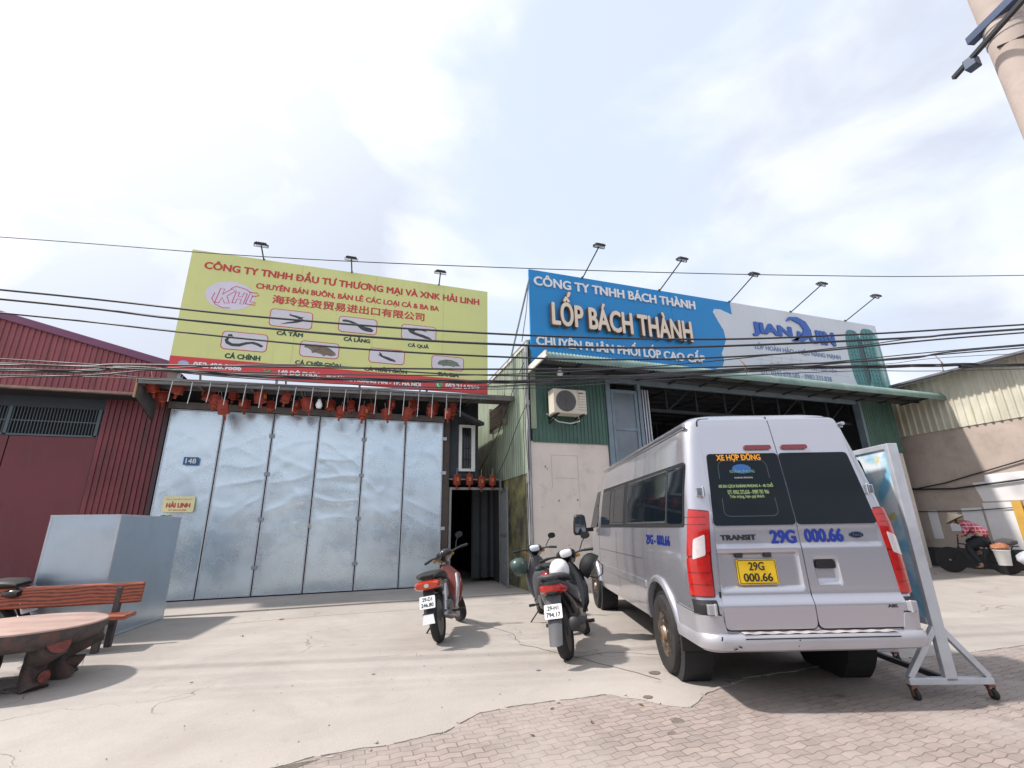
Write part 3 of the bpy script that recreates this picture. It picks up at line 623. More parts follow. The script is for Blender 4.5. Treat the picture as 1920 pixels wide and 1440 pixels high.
for (k, (x0, x1, z0, z1)) in (('sturgeon', (-2.12,-1.19,5.93,6.38)), ('catfish', (-.61,.30,5.97,6.39)), ('snakehead', (.89,1.78,5.95,6.37)), ('eel', (-3.01,-2.08,5.26,5.70)), ('carp', (-1.40,-.53,5.25,5.65)), ('grass_carp', (.15,1.01,5.25,5.64)), ('turtle', (1.68,2.52,5.22,5.60))):
    p = M().prism(rrect(x0, x1, z0, z1, .09), lambda x, z: (x, -.0035, z), lambda x, z: (x, .002, z)).build('picture', red_print, yb)
    M().prism(rrect(x0+.018, x1-.018, z0+.018, z1-.018, .075), lambda x, z: (x, -.0055, z), lambda x, z: (x, .002, z)).build('picture_ground', mat('picture_pale', (.62,.61,.66), .5, var=.07, scale=2), p)
    pts_, fm_ = FISH[k]; q = [(x0+.03+a*(x1-x0-.06), z0+.03+b*(z1-z0-.06)) for a, b in pts_]
    M().prism(q, lambda x, z: (x, -.0085, z), lambda x, z: (x, .002, z)).build('fish', fm_, p)
def floodlight(B, T, label, group, face):
    """arm from the board top B out to T, lamp head at T tilted back to the board"""
    t = thing('floodlight', label, 'floodlight', B, 0, group)
    d = Vector(T)-Vector(B)
    M().tube([(0,0,-.03),d], .016, 8).tube([(0,0,0),d*.04], .028, 8).build('arm', dark_metal, t, smooth=40)
    a = radians(face); R = Matrix.Rotation(a, 3, 'X')
    hd = M().box(-.13,.13,-.10,.10,-.03,.01).box(-.11,.11,-.08,.08,.01,.025)
    for k in range(6): hd.box(-.10+k*.038,-.094+k*.038,-.06,.06,.025,.042)
    hd.xf(lambda v: R @ v + d + Vector((0,.02,.02))); h = hd.build('lamp_head', dark_metal, t, bevel=.006)
    M().box(-.12,.12,-.08,.10,-.042,-.036).xf(lambda v: R @ v + d + Vector((0,.02,.02))).build('lens', mat('lamp_lens', (.55,.57,.6), .15, var=0), h)
    m = M().bar((-.15,.01,0),(-.15,.01,-.07),.012,.03).bar((.15,.01,0),(.15,.01,-.07),.012,.03).bar((-.15,.01,-.07),(.15,.01,-.07),.03,.012); m.xf(lambda v: R @ v + d + Vector((0,.02,.02))); m.build('bracket', dark_metal, t)
    return t
for i, (x, n) in enumerate(((-2.42,'leftmost of the three'),(-.41,'middle one of the three'),(1.81,'rightmost of the three'))):
    floodlight((x, 11.225, 7.63), (x-.03, 10.82, 7.80), n+' floodlights along the top of the yellow billboard', 'floodlights of the yellow billboard', 22)

# ------------------------------------------------------------------ tyre shop on the right
g_corr = mat('green_sheet', (.075,.15,.12), .5, .1, var=.2, scale=1.4, stain=(.045,.095,.08), stain_lo=.5, stain_hi=.72, streak=1)
pg_corr = mat('pale_green_sheet', (.30,.36,.27), .5, .1, var=.2, scale=1.2, stain=(.20,.22,.15), stain_lo=.5, stain_hi=.7, streak=1)
cream = mat('cream_plaster', (.68,.61,.55), .85, var=.10, scale=1.2, stain=(.50,.44,.39), stain_lo=.55, stain_hi=.75, bump=.12, bscale=14)
blue_steel = mat('blue_grey_steel', (.19,.25,.30), .5, .2, var=.15, scale=4)
ts = thing('tyre_shop', 'tyre shop hall with green corrugated front over cream plaster and open dark bay', 'shop', (0, 10.0, 0))
w_ = M().box(3.86, 5.88, 0, .18, 0, 3.27).build('plaster_wall', cream, ts)
# scars of old fittings on the plaster
scar = mat('wall_scar', (.30,.25,.22), .9, var=.3, scale=20)
m = M()
for a, b, c_, d in ((4.35,4.36,2.2,2.95),(5.02,5.03,1.75,2.95),(4.36,5.02,2.945,2.955),(4.45,5.0,2.42,2.432)): m.box(a, b, -.004, 0, c_, d)
m.build('scratches', mat('faint_scratch', (.52,.45,.40), .9, var=.2), w_)
m = M(); r9 = random.Random(4)
for x, z, s in ((4.2,2.68,.035),(4.24,2.63,.02),(4.5,1.92,.03),(4.97,1.93,.03),(4.46,2.42,.015),(4.08,1.78,.02),(5.2,1.25,.02),(4.3,.7,.03),(4.7,.95,.02),(4.15,.45,.03),(5.3,1.4,.015),(4.9,2.05,.012)):
    q = [(x+s*r9.uniform(.5,1)*cos(k*1.05), z+s*1.3*r9.uniform(.5,1)*sin(k*1.05)) for k in range(6)]
    m.add([(a, -.003, b) for a, b in q], [tuple(range(6))])
m.build('chips', scar, w_)
M().corr((3.90,-.02,3.24),(1,0,0),(0,0,1),(0,-1,0),1.98,1.82,.10,.022).build('upper_sheet', g_corr, ts)
M().corr((3.86,-.05,3.55),(1,0,0),(0,0,1),(0,-1,0),.14,1.5,.07,.012).build('corner_flashing', pg_corr, ts)
M().box(3.86,5.88,-.015,.15,3.275,5.1).build('upper_core', dark_void, ts)
m = M().box(5.90,6.03,-.06,.12,0,5.0).box(6.86,6.96,-.02,.10,0,4.9).box(5.9,15.0,0,.12,4.88,5.0); m.build('door_frame', blue_steel, ts, bevel=.008)
lf = M().box(6.05,6.12,-.04,.02,.05,4.68).box(6.74,6.82,-.04,.02,.05,4.68).box(6.12,6.74,-.04,.02,4.60,4.68).box(6.12,6.74,-.04,.02,3.62,3.70).box(6.12,6.74,-.04,.02,2.4,2.47).box(6.12,6.74,-.04,.02,.05,.14).build('folding_door', blue_steel, ts, bevel=.006)
M().box(6.12,6.74,-.012,.0,.14,4.60).build('door_sheet', mat('door_sheet_grey', (.16,.19,.22), .35, .3, var=.2, scale=1.5), lf)
m = M()
for k, x in enumerate((7.02, 7.10, 7.18)): m.box(x, x+.03, .02, .55, .05, 4.75)
m.build('folded_leaves', steel_pale, ts)
# right pier
M().box(15.0,16.42,0,.2,0,3.40).build('pier', cream, ts)
M().corr((15.0,-.02,3.38),(1,0,0),(0,0,1),(0,-1,0),1.44,1.75,.10,.022).build('pier_sheet', g_corr, ts)
M().box(15.0,16.40,-.012,.2,3.40,5.2).build('pier_core', dark_void, ts)
M().box(14.9,15.0,-.05,.15,0,5.1).build('pier_post', blue_steel, ts)
# side wall along the alley
M().corr((3.84,.0,2.55),(0,1,0),(0,0,1),(-1,0,0),18,3.1,.16,.02).build('side_sheet', pg_corr, ts)
M().box(3.85,4.0,.18,18,0,5.6).build('side_core', mat('side_core', (.10,.11,.09), .9, var=.3), ts)
ywall = mat('yellow_stained_wall', (.30,.27,.11), .85, var=.25, scale=1.5, stain=(.05,.05,.045), stain_lo=.34, stain_hi=.60, bump=.2, bscale=9)
M().box(3.825,3.858,.0,2.0,0,2.53).build('side_plinth', ywall, ts)
M().box(3.80,3.86,-.03,18,5.64,5.74).build('side_gutter', mat('gutter_white', (.5,.5,.5), .5, var=.2), ts)
vt = M()
for k in range(7): z = 4.06+k*.085; vt.add([(3.80,1.7,z),(3.80,3.0,z),(3.73,3.0,z+.07),(3.73,1.7,z+.07),(3.79,1.7,z-.012),(3.79,3.0,z-.012),(3.72,3.0,z+.058),(3.72,1.7,z+.058)], [(0,1,2,3),(7,6,5,4),(0,3,7,4),(1,5,6,2),(0,4,5,1),(3,2,6,7)])
vt.box(3.72,3.82,1.64,1.70,4.0,4.74).box(3.72,3.82,3.0,3.06,4.0,4.74); vt.build('vent_louvre', mat('louvre_rust', (.27,.24,.20), .6, .2, var=.35, scale=8), ts)
M().tube([(3.78,-.04,0),(3.78,-.04,5.6)], .05, 10).tube([(3.78,-.04,2.3),(3.78,-.04,2.42)], .06, 10).tube([(3.78,-.04,4.1),(3.78,-.04,4.22)], .06, 10).build('drainpipe', mat('pipe_grey', (.36,.37,.39), .5, var=.15), ts, smooth=40)
# inside of the bay
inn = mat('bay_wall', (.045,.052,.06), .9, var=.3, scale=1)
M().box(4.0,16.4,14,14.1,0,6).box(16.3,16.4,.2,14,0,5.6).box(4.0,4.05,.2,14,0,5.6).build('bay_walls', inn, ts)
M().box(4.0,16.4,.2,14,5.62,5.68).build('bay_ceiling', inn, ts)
m = M()
for x in (8.2, 10.2, 12.2, 13.8): m.box(x, x+.9, 13.9, 13.98, 1.6, 2.6)
m.build('bay_windows', mat('bay_glass', (.06,.08,.09), .2, var=.1), ts)
tr = M(); tm = mat('truss_grey', (.03,.036,.043), .7, .1, var=.2)
for y in (.35, 5.0, 9.5):
    tr.bar((5.9,y,4.30),(15.0,y,4.30),.08); tr.bar((5.9,y,5.1),(15.0,y,5.1),.06)
    for k in range(10): tr.bar((6.0+k,y,4.30),(6.0+k,y,5.1),.045)
    for k in range(0, 9, 2): tr.bar((6.0+k,y,4.30),(7.0+k,y,5.1),.035)
for k in range(6): tr.bar((6.5+k*1.6,.35,4.9),(6.5+k*1.6,10,5.3),.05)
for k in range(14): tr.box(7.3, 14.9, .5+k*.6, .54+k*.6, 5.5, 5.56)
tr.build('roof_truss', tm, ts)
# gable roof behind the billboard
m = M()
for (xa, za, xb, zb) in ((3.80,5.72,10.2,7.1),(10.2,7.1,16.7,5.75)):
    m.add([(xa,-.02,za),(xb,-.02,zb),(xb,18,zb),(xa,18,za),(xa,-.02,za+.05),(xb,-.02,zb+.05),(xb,18,zb+.05),(xa,18,za+.05)], [(0,3,2,1),(4,5,6,7),(0,1,5,4),(1,2,6,5),(2,3,7,6),(3,0,4,7)])
m.build('roof', pg_corr, ts)
M().prism([(3.9,5.05),(16.4,5.05),(16.4,5.74),(10.2,7.08),(3.9,5.74)], lambda x, z: (x, .0, z), lambda x, z: (x, .1, z)).build('gable_wall', pg_corr, ts)
M().corr((16.42,.2,0),(0,1,0),(0,0,1),(1,0,0),17.8,5.7,.18,.02).build('far_side_sheet', pg_corr, ts)
# projecting awning of curved green sheet
aw_m = mat('awning_sheet', (.17,.25,.22), .5, .2, var=.25, scale=2, stain=(.30,.33,.30), stain_lo=.55, stain_hi=.7)
X0, X1 = 3.82, 17.05
def awn(s, t):
    x = X0+s*(X1-X0); rp = .020*sin(s*(X1-X0)/.085*2*pi)
    if t < .5: q = t/.5; return (x, -.02-1.08*q, 5.02+.03*q+rp)
    a = (t-.5)/.5*radians(115); return (x, -1.10-.16*sin(a), 5.05-.16*(1-cos(a))+rp*cos(a))
M().sheet(awn, 1100, 12).build('awning_sheet', aw_m, ts, smooth=50)
M().sheet(lambda s, t: (X0+.02+s*(X1-X0-.04), -.03-1.12*t, 4.988+.03*t), 1, 1).build('awning_shade_sheet', mat('awning_shade_dark', (.075,.082,.085), .7, var=.3, scale=1.5), ts)  # added sheet: grey backing darkened to put the underside's shade into its colour
m = M()
for k in range(14): x = X0+.05+k*1.0; m.bar((x,-.02,4.97),(x,-1.12,5.00),.04,.05)
m.bar((X0,-1.06,4.95),(X1,-1.06,4.95),.05,.06); m.bar((X0,-.5,4.945),(X1,-.5,4.945),.05,.06)
m.build('awning_frame', tm, ts)
M().add([(X0-.01,.0,4.9),(X0-.01,.0,5.06),(X0-.01,-1.15,5.09),(X0-.01,-1.2,4.93),(X0+.03,.0,4.9),(X0+.03,.0,5.06),(X0+.03,-1.15,5.09),(X0+.03,-1.2,4.93)], [(0,1,2,3),(7,6,5,4),(0,3,7,4),(1,5,6,2),(2,6,7,3),(0,4,5,1)]).build('awning_end', mat('white_trim', (.62,.61,.58), .5, var=.15), ts)
# air conditioner
ac = thing('air_conditioner', 'weathered cream air conditioner unit on the green corrugated wall', 'air conditioner', (4.66, 9.62, 4.13))
acm = mat('ac_cream', (.60,.55,.46), .5, var=.12, scale=3, stain=(.36,.27,.18), stain_lo=.56, stain_hi=.72, streak=1)
M().box(-.42,.42,-.16,.16,-.29,.29).build('body', acm, ac, bevel=.018)
m = M(); m.lathe([(.235,-.168),(.245,-.175),(.255,-.168),(.255,-.16)], 28, (-.11,0,.0), 'y')
for r in (.05,.10,.15,.20): m.tube([(-.11+r*cos(a*pi/12), -.178, r*sin(a*pi/12)) for a in range(25)], .0045, 4)
for k in range(8): a = k*pi/4; m.bar((-.11,-.176,0),(-.11+.24*cos(a),-.176,.24*sin(a)),.006)
m.build('fan_grille', mat('grille_dark', (.10,.10,.10), .5), ac)
disc(M(), -.11, 0, .235, .235, lambda x, z, o: (x, -.1645, z), 28).build('fan_shadow', mat('fan_dark', (.035,.035,.035), .6), ac)
m = M()
for k in range(7): z = -.2+k*.065; m.box(.19,.39,-.166,-.161,z,z+.012)
m.build('side_slots', mat('slot', (.38,.34,.28), .6), ac)
m = M().box(.22,.34,-.165,-.162,.2,.225); m.build('badge', dark_metal, ac)
m = M()
for x in (-.32,.32): m.bar((x,.36,-.31),(x,-.2,-.31),.035); m.bar((x,.36,-.44),(x,-.12,-.32),.022); m.bar((x,.355,-.45),(x,.355,-.28),.03)
m.build('bracket', dark_metal, ac)
M().tube([(.30,.05,-.29),(.34,.1,-.4),(.2,.3,-.42),(-.1,.34,-.38),(-.4,.34,-.2)], .016, 7).build('pipe', white_pt, ac, smooth=40)
cl = thing('security_lamp', 'small pale security lamp under the left end of the green awning', 'lamp', (4.45, 9.5, 4.82))
M().lathe([(0,-.09),(.05,-.08),(.07,-.04),(.07,.0),(.04,.05),(.04,.12),(0,.12)], 14).build('shell', white_pt, cl, smooth=40)

# ------------------------------------------------------------------ blue and white billboard
bb = thing('tyre_billboard', 'long blue and white billboard with raised cream lettering over the green awning', 'billboard', (0, 9.9, 0))
blue_b = mat('board_blue', (.002,.215,.53), .4, var=.06, scale=.7, stain=(.004,.24,.56), stain_lo=.55, stain_hi=.75, streak=1)
white_b = mat('board_white', (.585,.615,.66), .45, var=.05, scale=.7, stain=(.50,.50,.53), stain_lo=.58, stain_hi=.8, streak=1)
M().box(3.90, 10.36, 0, .06, 5.06, 7.72).build('blue_panel', blue_b, bb)
M().box(10.364, 16.55, 0, .06, 5.06, 7.72).build('white_panel', white_b, bb)
# white swoosh eating into the blue
sw = [(10.37,7.30),(10.25,7.33),(9.95,7.42),(9.72,7.40),(9.66,7.30),(9.80,7.02),(9.95,6.75),(9.98,6.45),(9.86,6.20),(9.74,6.0),(9.80,5.80),(9.70,5.60),(9.2,5.42),(8.4,5.30),(7.6,5.22),(7.0,5.10),(10.37,5.10)]
M().prism(sw, lambda x, z: (x, -.005, z), lambda x, z: (x, .01, z)).build('swoosh', white_b, bb)
m = M()
for x in (3.95, 6.1, 8.2, 10.36, 12.5, 14.6, 16.45): m.bar((x,.10,5.1),(x,.10,7.65),.05); m.bar((x,.12,7.5),(x,1.7,5.9 if x in (3.95,16.45) else 6.3),.04)
for z in (5.2, 6.1, 6.9, 7.6): m.bar((3.92,.09,z),(16.5,.09,z),.05)
m.build('back_frame', galv_dark, bb)
m = M()
for x in (6.05, 8.2): m.box(x-.003,x+.003,-.003,.0,5.1,7.7)
m.build('sheet_joints', mat('joint_blue', (.004,.15,.42), .6, var=0), bb)
fb = lambda x, z, o: (x, -.004-o, z)
wl = mat('letter_white', (.74,.74,.76), .4, var=.05); cream_l = mat('letter_cream', (.74,.62,.50), .45, var=.06); side_l = mat('letter_side', (.20,.11,.07), .5, var=.1)
text('lettering', 'CÔNG TY TNHH BÁCH THÀNH', (4.02, 9.03, 7.27, 7.60), fb, wl, bb, bold=0.032, extrude=.02, depth=.03)
text('raised_letters', 'LỐP BÁCH THÀNH', (4.43, 8.72, 6.17, 7.17), lambda x, z, o: (x, -.01-o, z), side_l, bb, bold=0.045, extrude=.05, depth=.11)
text('letter_faces', 'LỐP BÁCH THÀNH', (4.44, 8.71, 6.18, 7.16), lambda x, z, o: (x, -.126-o, z), cream_l, bb, bold=0.035)
text('lettering', 'CHUYÊN PHÂN PHỐI LỐP CAO CẤP', (4.03, 9.10, 5.62, 6.0), fb, wl, bb, bold=0.035, extrude=.02, depth=.03)
navy = mat('navy_print', (.03,.11,.42), .45, var=.05); grey_pr = mat('grey_blue_print', (.16,.24,.40), .5, var=.05)
fw_ = lambda x, z, o: (x, -.006-o, z)
text('lettering', 'JIAN', (11.02, 12.62, 6.70, 7.18), fw_, navy, bb, bold=0.055, extrude=.02, depth=.03)
text('lettering', 'UIN', (13.30, 14.42, 6.72, 7.20), fw_, navy, bb, bold=0.055, extrude=.02, depth=.03)
m = M(); m.prism([(12.55,6.72),(12.72,6.70),(12.86,7.08),(13.06,7.0),(13.12,7.16),(13.02,7.32),(12.70,7.44),(12.46,7.36),(12.60,7.52),(12.95,7.56),(13.28,7.44),(13.42,7.18),(13.34,6.92),(13.05,6.74)], lambda x, z: (x, -.04, z), lambda x, z: (x, -.004, z)); m.build('swoosh_letter', navy, bb)
text('lettering', 'LỐP HOÀN HẢO • HIỆU NĂNG MẠNH', (11.02, 14.52, 6.25, 6.52), fw_, grey_pr, bb, bold=0.042)
text('lettering', 'CHẤT LƯỢNG - UY TÍN - GIÁ TỐT', (11.5, 14.2, 5.78, 5.95), fw_, grey_pr, bb, bold=0.018)
text('lettering', 'ĐT: 0243.678.585 - 0983.333.838', (11.08, 13.9, 5.50, 5.66), fw_, grey_pr, bb, bold=0.018)
m = M()
for k in range(9): ribbon(m, [(11.1+k*.38, 5.7),(11.25+k*.38, 6.15)], .012, lambda x, z: (x, -.005, z))
for k in range(4): ribbon(m, [(11.0, 5.72+k*.12),(14.7, 5.74+k*.12)], .010, lambda x, z: (x, -.0053, z))
m.build('thin_lines', mat('line_lilac', (.46,.47,.56), .5, var=0), bb)
# two printed teal tyres
teal = mat('tyre_teal', (.035,.20,.20), .4, var=.4, scale=6); teal_l = mat('tyre_teal_light', (.15,.36,.34), .4, var=.2); teal_d = mat('tyre_teal_dark', (.01,.06,.065), .4, var=.2)
def oval(x0, x1, z0, z1, e=3.2, n=40, sh=0.):
    cx, cz, a, b = (x0+x1)/2, (z0+z1)/2, (x1-x0)/2, (z1-z0)/2
    return [(cx+a*math.copysign(abs(cos(t))**(2/e), cos(t))+sh*math.copysign(abs(sin(t))**(2/e), sin(t)), cz+b*math.copysign(abs(sin(t))**(2/e), sin(t))) for t in [2*pi*i/n for i in range(n)]]
for (x0, x1, z0, z1) in ((14.92,15.70,5.30,7.42),(15.62,16.52,5.20,7.55)):
    p = M().prism(oval(x0,x1,z0,z1), lambda x, z: (x, -.006, z), lambda x, z: (x, .01, z)).build('tyre_print', teal, bb)
    w = x1-x0; m = M()
    for u in (.22,.40,.58): ribbon(m, [(x0+w*u, z0+.1),(x0+w*(u-.03), (z0+z1)/2),(x0+w*u, z1-.1)], .035, lambda x, z: (x, -.009, z))
    m.build('tyre_grooves', teal_d, p)
    m = M()
    for k in range(16):
        z = z0+.18+k*(z1-z0-.36)/15
        for u in (.12,.30,.48): ribbon(m, [(x0+w*u, z),(x0+w*(u+.08), z+.05)], .018, lambda x, z: (x, -.0095, z))
    m.build('tyre_blocks', teal_l, p)
    M().prism(oval(x0+w*.66,x1-.03,z0+.22,z1-.22,2.4), lambda x, z: (x, -.0085, z), lambda x, z: (x, .01, z)).build('tyre_sidewall', teal_l if x0 > 15.5 else teal_d, p)
    if x0 > 15.5: M().prism(oval(x0+w*.76,x1-.10,z0+.5,z1-.5,2.2), lambda x, z: (x, -.0095, z), lambda x, z: (x, .01, z)).build('tyre_rim', mat('rim_pale', (.40,.47,.44), .4, var=.25, scale=9), p)
for i, ((x, T), n) in enumerate(zip([(5.44,8.9),(7.87,8.81),(10.35,8.86),(12.76,8.71),(15.15,8.79)], ('leftmost','second from left','middle','second from right','rightmost'))):
    floodlight((x, 9.93, 7.73), (x, T, 8.09), f'{n} of five floodlights on long arms above the blue and white billboard', 'floodlights of the blue and white billboard', 18)

# ------------------------------------------------------------------ pale warehouse at the right edge
pw = thing('pale_warehouse', 'pale warehouse with cream corrugated sheet over plaster wall at the right edge', 'warehouse', (17.0, 0, 0))
cs = mat('cream_sheet', (.58,.56,.46), .5, .1, var=.14, scale=1, stain=(.46,.40,.28), stain_lo=.5, stain_hi=.75, streak=1)
pl = mat('pink_plaster', (.43,.36,.315), .9, var=.12, scale=1.1, stain=(.33,.27,.23), stain_lo=.5, stain_hi=.72, bump=.15, bscale=10)
M().corr((-.02,2.0,3.96),(0,1,0),(0,0,1),(-1,0,0),24,1.62,.19,.035).build('upper_sheet', cs, pw)
M().box(0,.2,2,26,0,5.56).build('plaster_wall', pl, pw)
m = M().add([(-.55,1.5,5.52),(.3,1.5,5.66),(.3,26,5.66),(-.55,26,5.52),(-.55,1.5,5.58),(.3,1.5,5.72),(.3,26,5.72),(-.55,26,5.58)], [(0,3,2,1),(4,5,6,7),(0,1,5,4),(1,2,6,5),(2,3,7,6),(3,0,4,7)]); m.build('roof', mat('grey_roof', (.15,.15,.16), .6, .2, var=.2), pw)
wp = mat('whitewash', (.74,.73,.74), .8, var=.05, scale=3)
for (y0, y1, z0, z1) in ((9.83,10.08,.80,1.62),(9.32,9.58,1.02,1.55),(8.72,9.2,1.02,1.66)):
    M().box(-.006, .0, y0, y1, z0, z1).build('white_patch', wp, pw)
m = M(); m.prism([(4.0,1.82),(8.62,1.82),(8.75,2.35),(8.45,2.36),(8.42,2.55),(4.0,2.62)], lambda y, z: (-.006, y, z), lambda y, z: (.0, y, z)); m.build('whitewash_band', wp, pw)
M().box(-.010,0,8.02,8.66,.0,1.78).build('white_panel', wp, pw)
M().box(-.07,0,7.80,8.0,0,1.80).build('yellow_pillar', mat('ochre', (.55,.32,.06), .7, var=.15), pw)
M().box(-.02,0,6.4,7.78,.0,1.72).build('blue_panel', mat('sky_blue_paint', (.33,.52,.62), .7, var=.1), pw)
M().box(-.012,0,8.0,11.8,.02,.55).build('dark_plinth', mat('dark_plinth', (.06,.062,.065), .85, var=.35, scale=2), pw)
M().tube([(-.06,11.5,2.6),(-.06,10.2,2.28),(-.06,9.2,2.22),(-.06,7.5,2.35),(-.06,6.2,2.4)], .028, 6).tube([(-.05,11.5,2.0),(-.05,10.3,2.28),(-.05,9.4,2.4),(-.05,7,2.95),(-.05,5,3.4)], .02, 6).tube([(-.05,11.4,1.62),(-.05,9,1.58),(-.05,7,1.68)], .014, 6).build('wall_cables', cable_m, pw)

# ------------------------------------------------------------------ unseen low shed, added to darken reflections in gate and van glass
os_ = thing('reflection_shed', 'long low dark blue shed added out of view for dark reflections', 'shed', (0, -15, 0))
M().corr((32,0,0),(-1,0,0),(0,0,1),(0,1,0),64,3.3,.3,.03).build('wall', mat('shed_blue', (.10,.13,.17), .6, .1, var=.3, scale=.4), os_)
M().add([(-32,.5,3.25),(32,.5,3.25),(32,-8,4.6),(-32,-8,4.6)], [(0,1,2,3)]).build('roof', mat('shed_roof', (.14,.14,.15), .6, var=.2), os_)
for x in (-24,-15,-6,3,12,21): M().box(x,x+4,.02,.08,0,3.0).build('door', mat('shed_door', (.07,.09,.11), .5, var=.3), os_)

# ------------------------------------------------------------------ silver van
van = thing('van', 'silver passenger van parked nose to the tyre shop, seen from behind', 'van', (3.542, 3.069, 0), radians(-18.24))
silver = mat('van_silver', (.465,.465,.515), .27, .66, var=.0, scale=2, coat=.8, bump=.035, bscale=2.2)
silver_dull = mat('van_bumper_silver', (.475,.47,.505), .40, .5, var=.06, scale=3, stain=(.40,.36,.36), stain_lo=.6, stain_hi=.8)
vglass = mat('van_glass', (.006,.010,.015), .05, var=0, spec=.22)
seal = mat('van_seal', (.015,.015,.017), .6, var=0)
chrome = mat('chrome', (.72,.72,.74), .15, 1.0, var=0)
red_lens = mat('red_lens', (.42,.012,.010), .12, var=.12, scale=30, coat=.6); clear_lens = mat('clear_lens', (.62,.58,.58), .10, var=.1, scale=30, coat=.6); dark_red = mat('dark_red_lens', (.16,.008,.014), .12, var=0, coat=.5)
def lut(t):
    def f(z):
        if z <= t[0][0]: return t[0][1]
        for (a, b), (c, d) in zip(t[:-1], t[1:]):
            if z <= c: q = (z-a)/(c-a); return b+(d-b)*q
        return t[-1][1]
    return f
vw = lut([(.40,.85),(.50,.875),(.70,.893),(.85,.897),(1.05,.897),(1.34,.880),(1.65,.842),(1.97,.790),(2.24,.748),(2.29,.72),(2.33,.66),(2.36,.55),(2.375,.30)])
vr = lut([(.40,.06),(.55,.05),(.735,.045),(.80,.072),(1.33,.090),(1.65,.135),(1.97,.19),(2.24,.245),(2.29,.26),(2.33,.30),(2.36,.38),(2.375,.62)])
vf = lut([(.40,5.48),(.55,5.60),(.85,5.58),(1.0,5.50),(1.10,5.32),(1.18,4.98),(1.6,4.66),(1.97,4.38),(2.24,4.15),(2.29,4.05),(2.33,3.9),(2.36,3.6),(2.375,3.0)])
def vring(z, inset=0.):
    w, r, f = vw(z)-inset, vr(z)+inset, vf(z)-inset; rc = min(.11, w*.4); fc = min(.45, w*.55); pts = []
    for i in range(9): t = i/8; pts.append((-(w-rc)+t*2*(w-rc), r))                         # rear, left to right
    for i in range(1, 7): a = radians(-90+90*i/6); pts.append((w-rc+rc*cos(a), r+rc+rc*sin(a)))
    for i in range(1, 24): pts.append((w, r+rc+(f-fc-r-rc)*i/24))
    for i in range(0, 9): a = radians(90*i/8); pts.append((w-fc+fc*cos(a), f-fc+fc*sin(a)))
    n = len(pts); mirror = [(-x, y) for x, y in pts[9:][::-1]]
    return pts+mirror
zs = [.40,.45,.50,.55,.62,.70,.735,.765,.80,.9,1.0,1.05,1.10,1.14,1.18,1.25,1.34,1.45,1.55,1.65,1.75,1.86,1.97,2.10,2.24,2.265,2.29,2.31,2.33,2.345,2.36,2.375]
vs = []; k = None
for z in zs:
    r = vring(z); k = len(r); vs += [(x, y, z) for x, y in r]
fs = []
for i in range(len(zs)-1):
    for j in range(k): j2 = (j+1) % k; fs.append((i*k+j, i*k+j2, (i+1)*k+j2, (i+1)*k+j))
fs.append(tuple(range(k-1, -1, -1))); fs.append(tuple((len(zs)-1)*k+j for j in range(k)))
body = M().add(vs, fs).build('body', silver, van)
cut = M()
WR, WF, RAD = 1.06, 4.86, .345
for y in (WR, WF):
    for s in (-1, 1): cut.lathe([(.455, s*.60), (.455, s*1.2)] if s > 0 else [(.455, -1.2), (.455, -.60)], 36, (0, y, .36), 'x')
cut.box(-.655, .0, -.1, .13, .83, 1.15); cut.box(.10, .31, -.1, .13, .87, 1.07)
co = cut.build('cutter', silver); 
bmod = body.modifiers.new('bool', 'BOOLEAN'); bmod.object = co; bmod.operation = 'DIFFERENCE'; bmod.solver = 'EXACT'
co.parent = van
bpy.context.view_layer.update()
dg = bpy.context.evaluated_depsgraph_get(); me2 = bpy.data.meshes.new_from_object(body.evaluated_get(dg)); body.modifiers.clear(); body.data = me2; bpy.data.objects.remove(co)
me2.materials.clear(); me2.materials.append(silver)
for p in me2.polygons: p.use_smooth = True
me2.set_sharp_from_angle(angle=radians(32))
M().box(-.6,.6,.5,5.2,.30,.42).build('underbody', dark_void, van)
def rear(u, z, o=0.): return (u, vr(z)-o, z)
def sideS(s): return lambda v, z, o=0.: (s*(vw(z)+o), v, z)
def clip_rows(poly, rows):
    zs_ = [p[1] for p in poly]; z0, z1 = min(zs_), max(zs_); res = []
    lev = sorted(set([z0+(z1-z0)*i/rows for i in range(rows+1)]+[p[1] for p in poly]))
    for z in lev:
        xs = []
        for (a, b), (c, d) in zip(poly, poly[1:]+poly[:1]):
            if abs(b-d) < 1e-9:
                if abs(b-z) < 1e-9: xs += [a, c]
            elif min(b, d)-1e-9 <= z <= max(b, d)+1e-9: xs.append(a+(c-a)*(z-b)/(d-b))
        res.append((z, min(xs), max(xs)))
    return res
def patch(poly, f, off, base=0., rows=10, cols=8, disp=None):
    """a plate following surface f, standing off it by off, with a skirt back to base"""
    R = clip_rows(poly, rows); m = M(); vs = []; w = cols+1; n = len(R)
    for z, a, b in R:
        for j in range(w):
            x = a+(b-a)*j/cols; vs.append(f(x, z, off+(disp(x, z) if disp else 0)))
    fs = [(i*w+j, i*w+j+1, (i+1)*w+j+1, (i+1)*w+j) for i in range(n-1) for j in range(cols)]
    o = len(vs); loop = [(0, j) for j in range(w)]+[(i, cols) for i in range(1, n)]+[(n-1, j) for j in range(cols-1, -1, -1)]+[(i, 0) for i in range(n-2, 0, -1)]
    for i, j in loop:
        z, a, b = R[i]; vs.append(f(a+(b-a)*j/cols, z, base))
    L_ = len(loop)
    for q in range(L_):
        q2 = (q+1) % L_; i, j = loop[q]; i2, j2 = loop[q2]; fs.append((i*w+j, o+q, o+q2, i2*w+j2))
    return m.add(vs, fs)
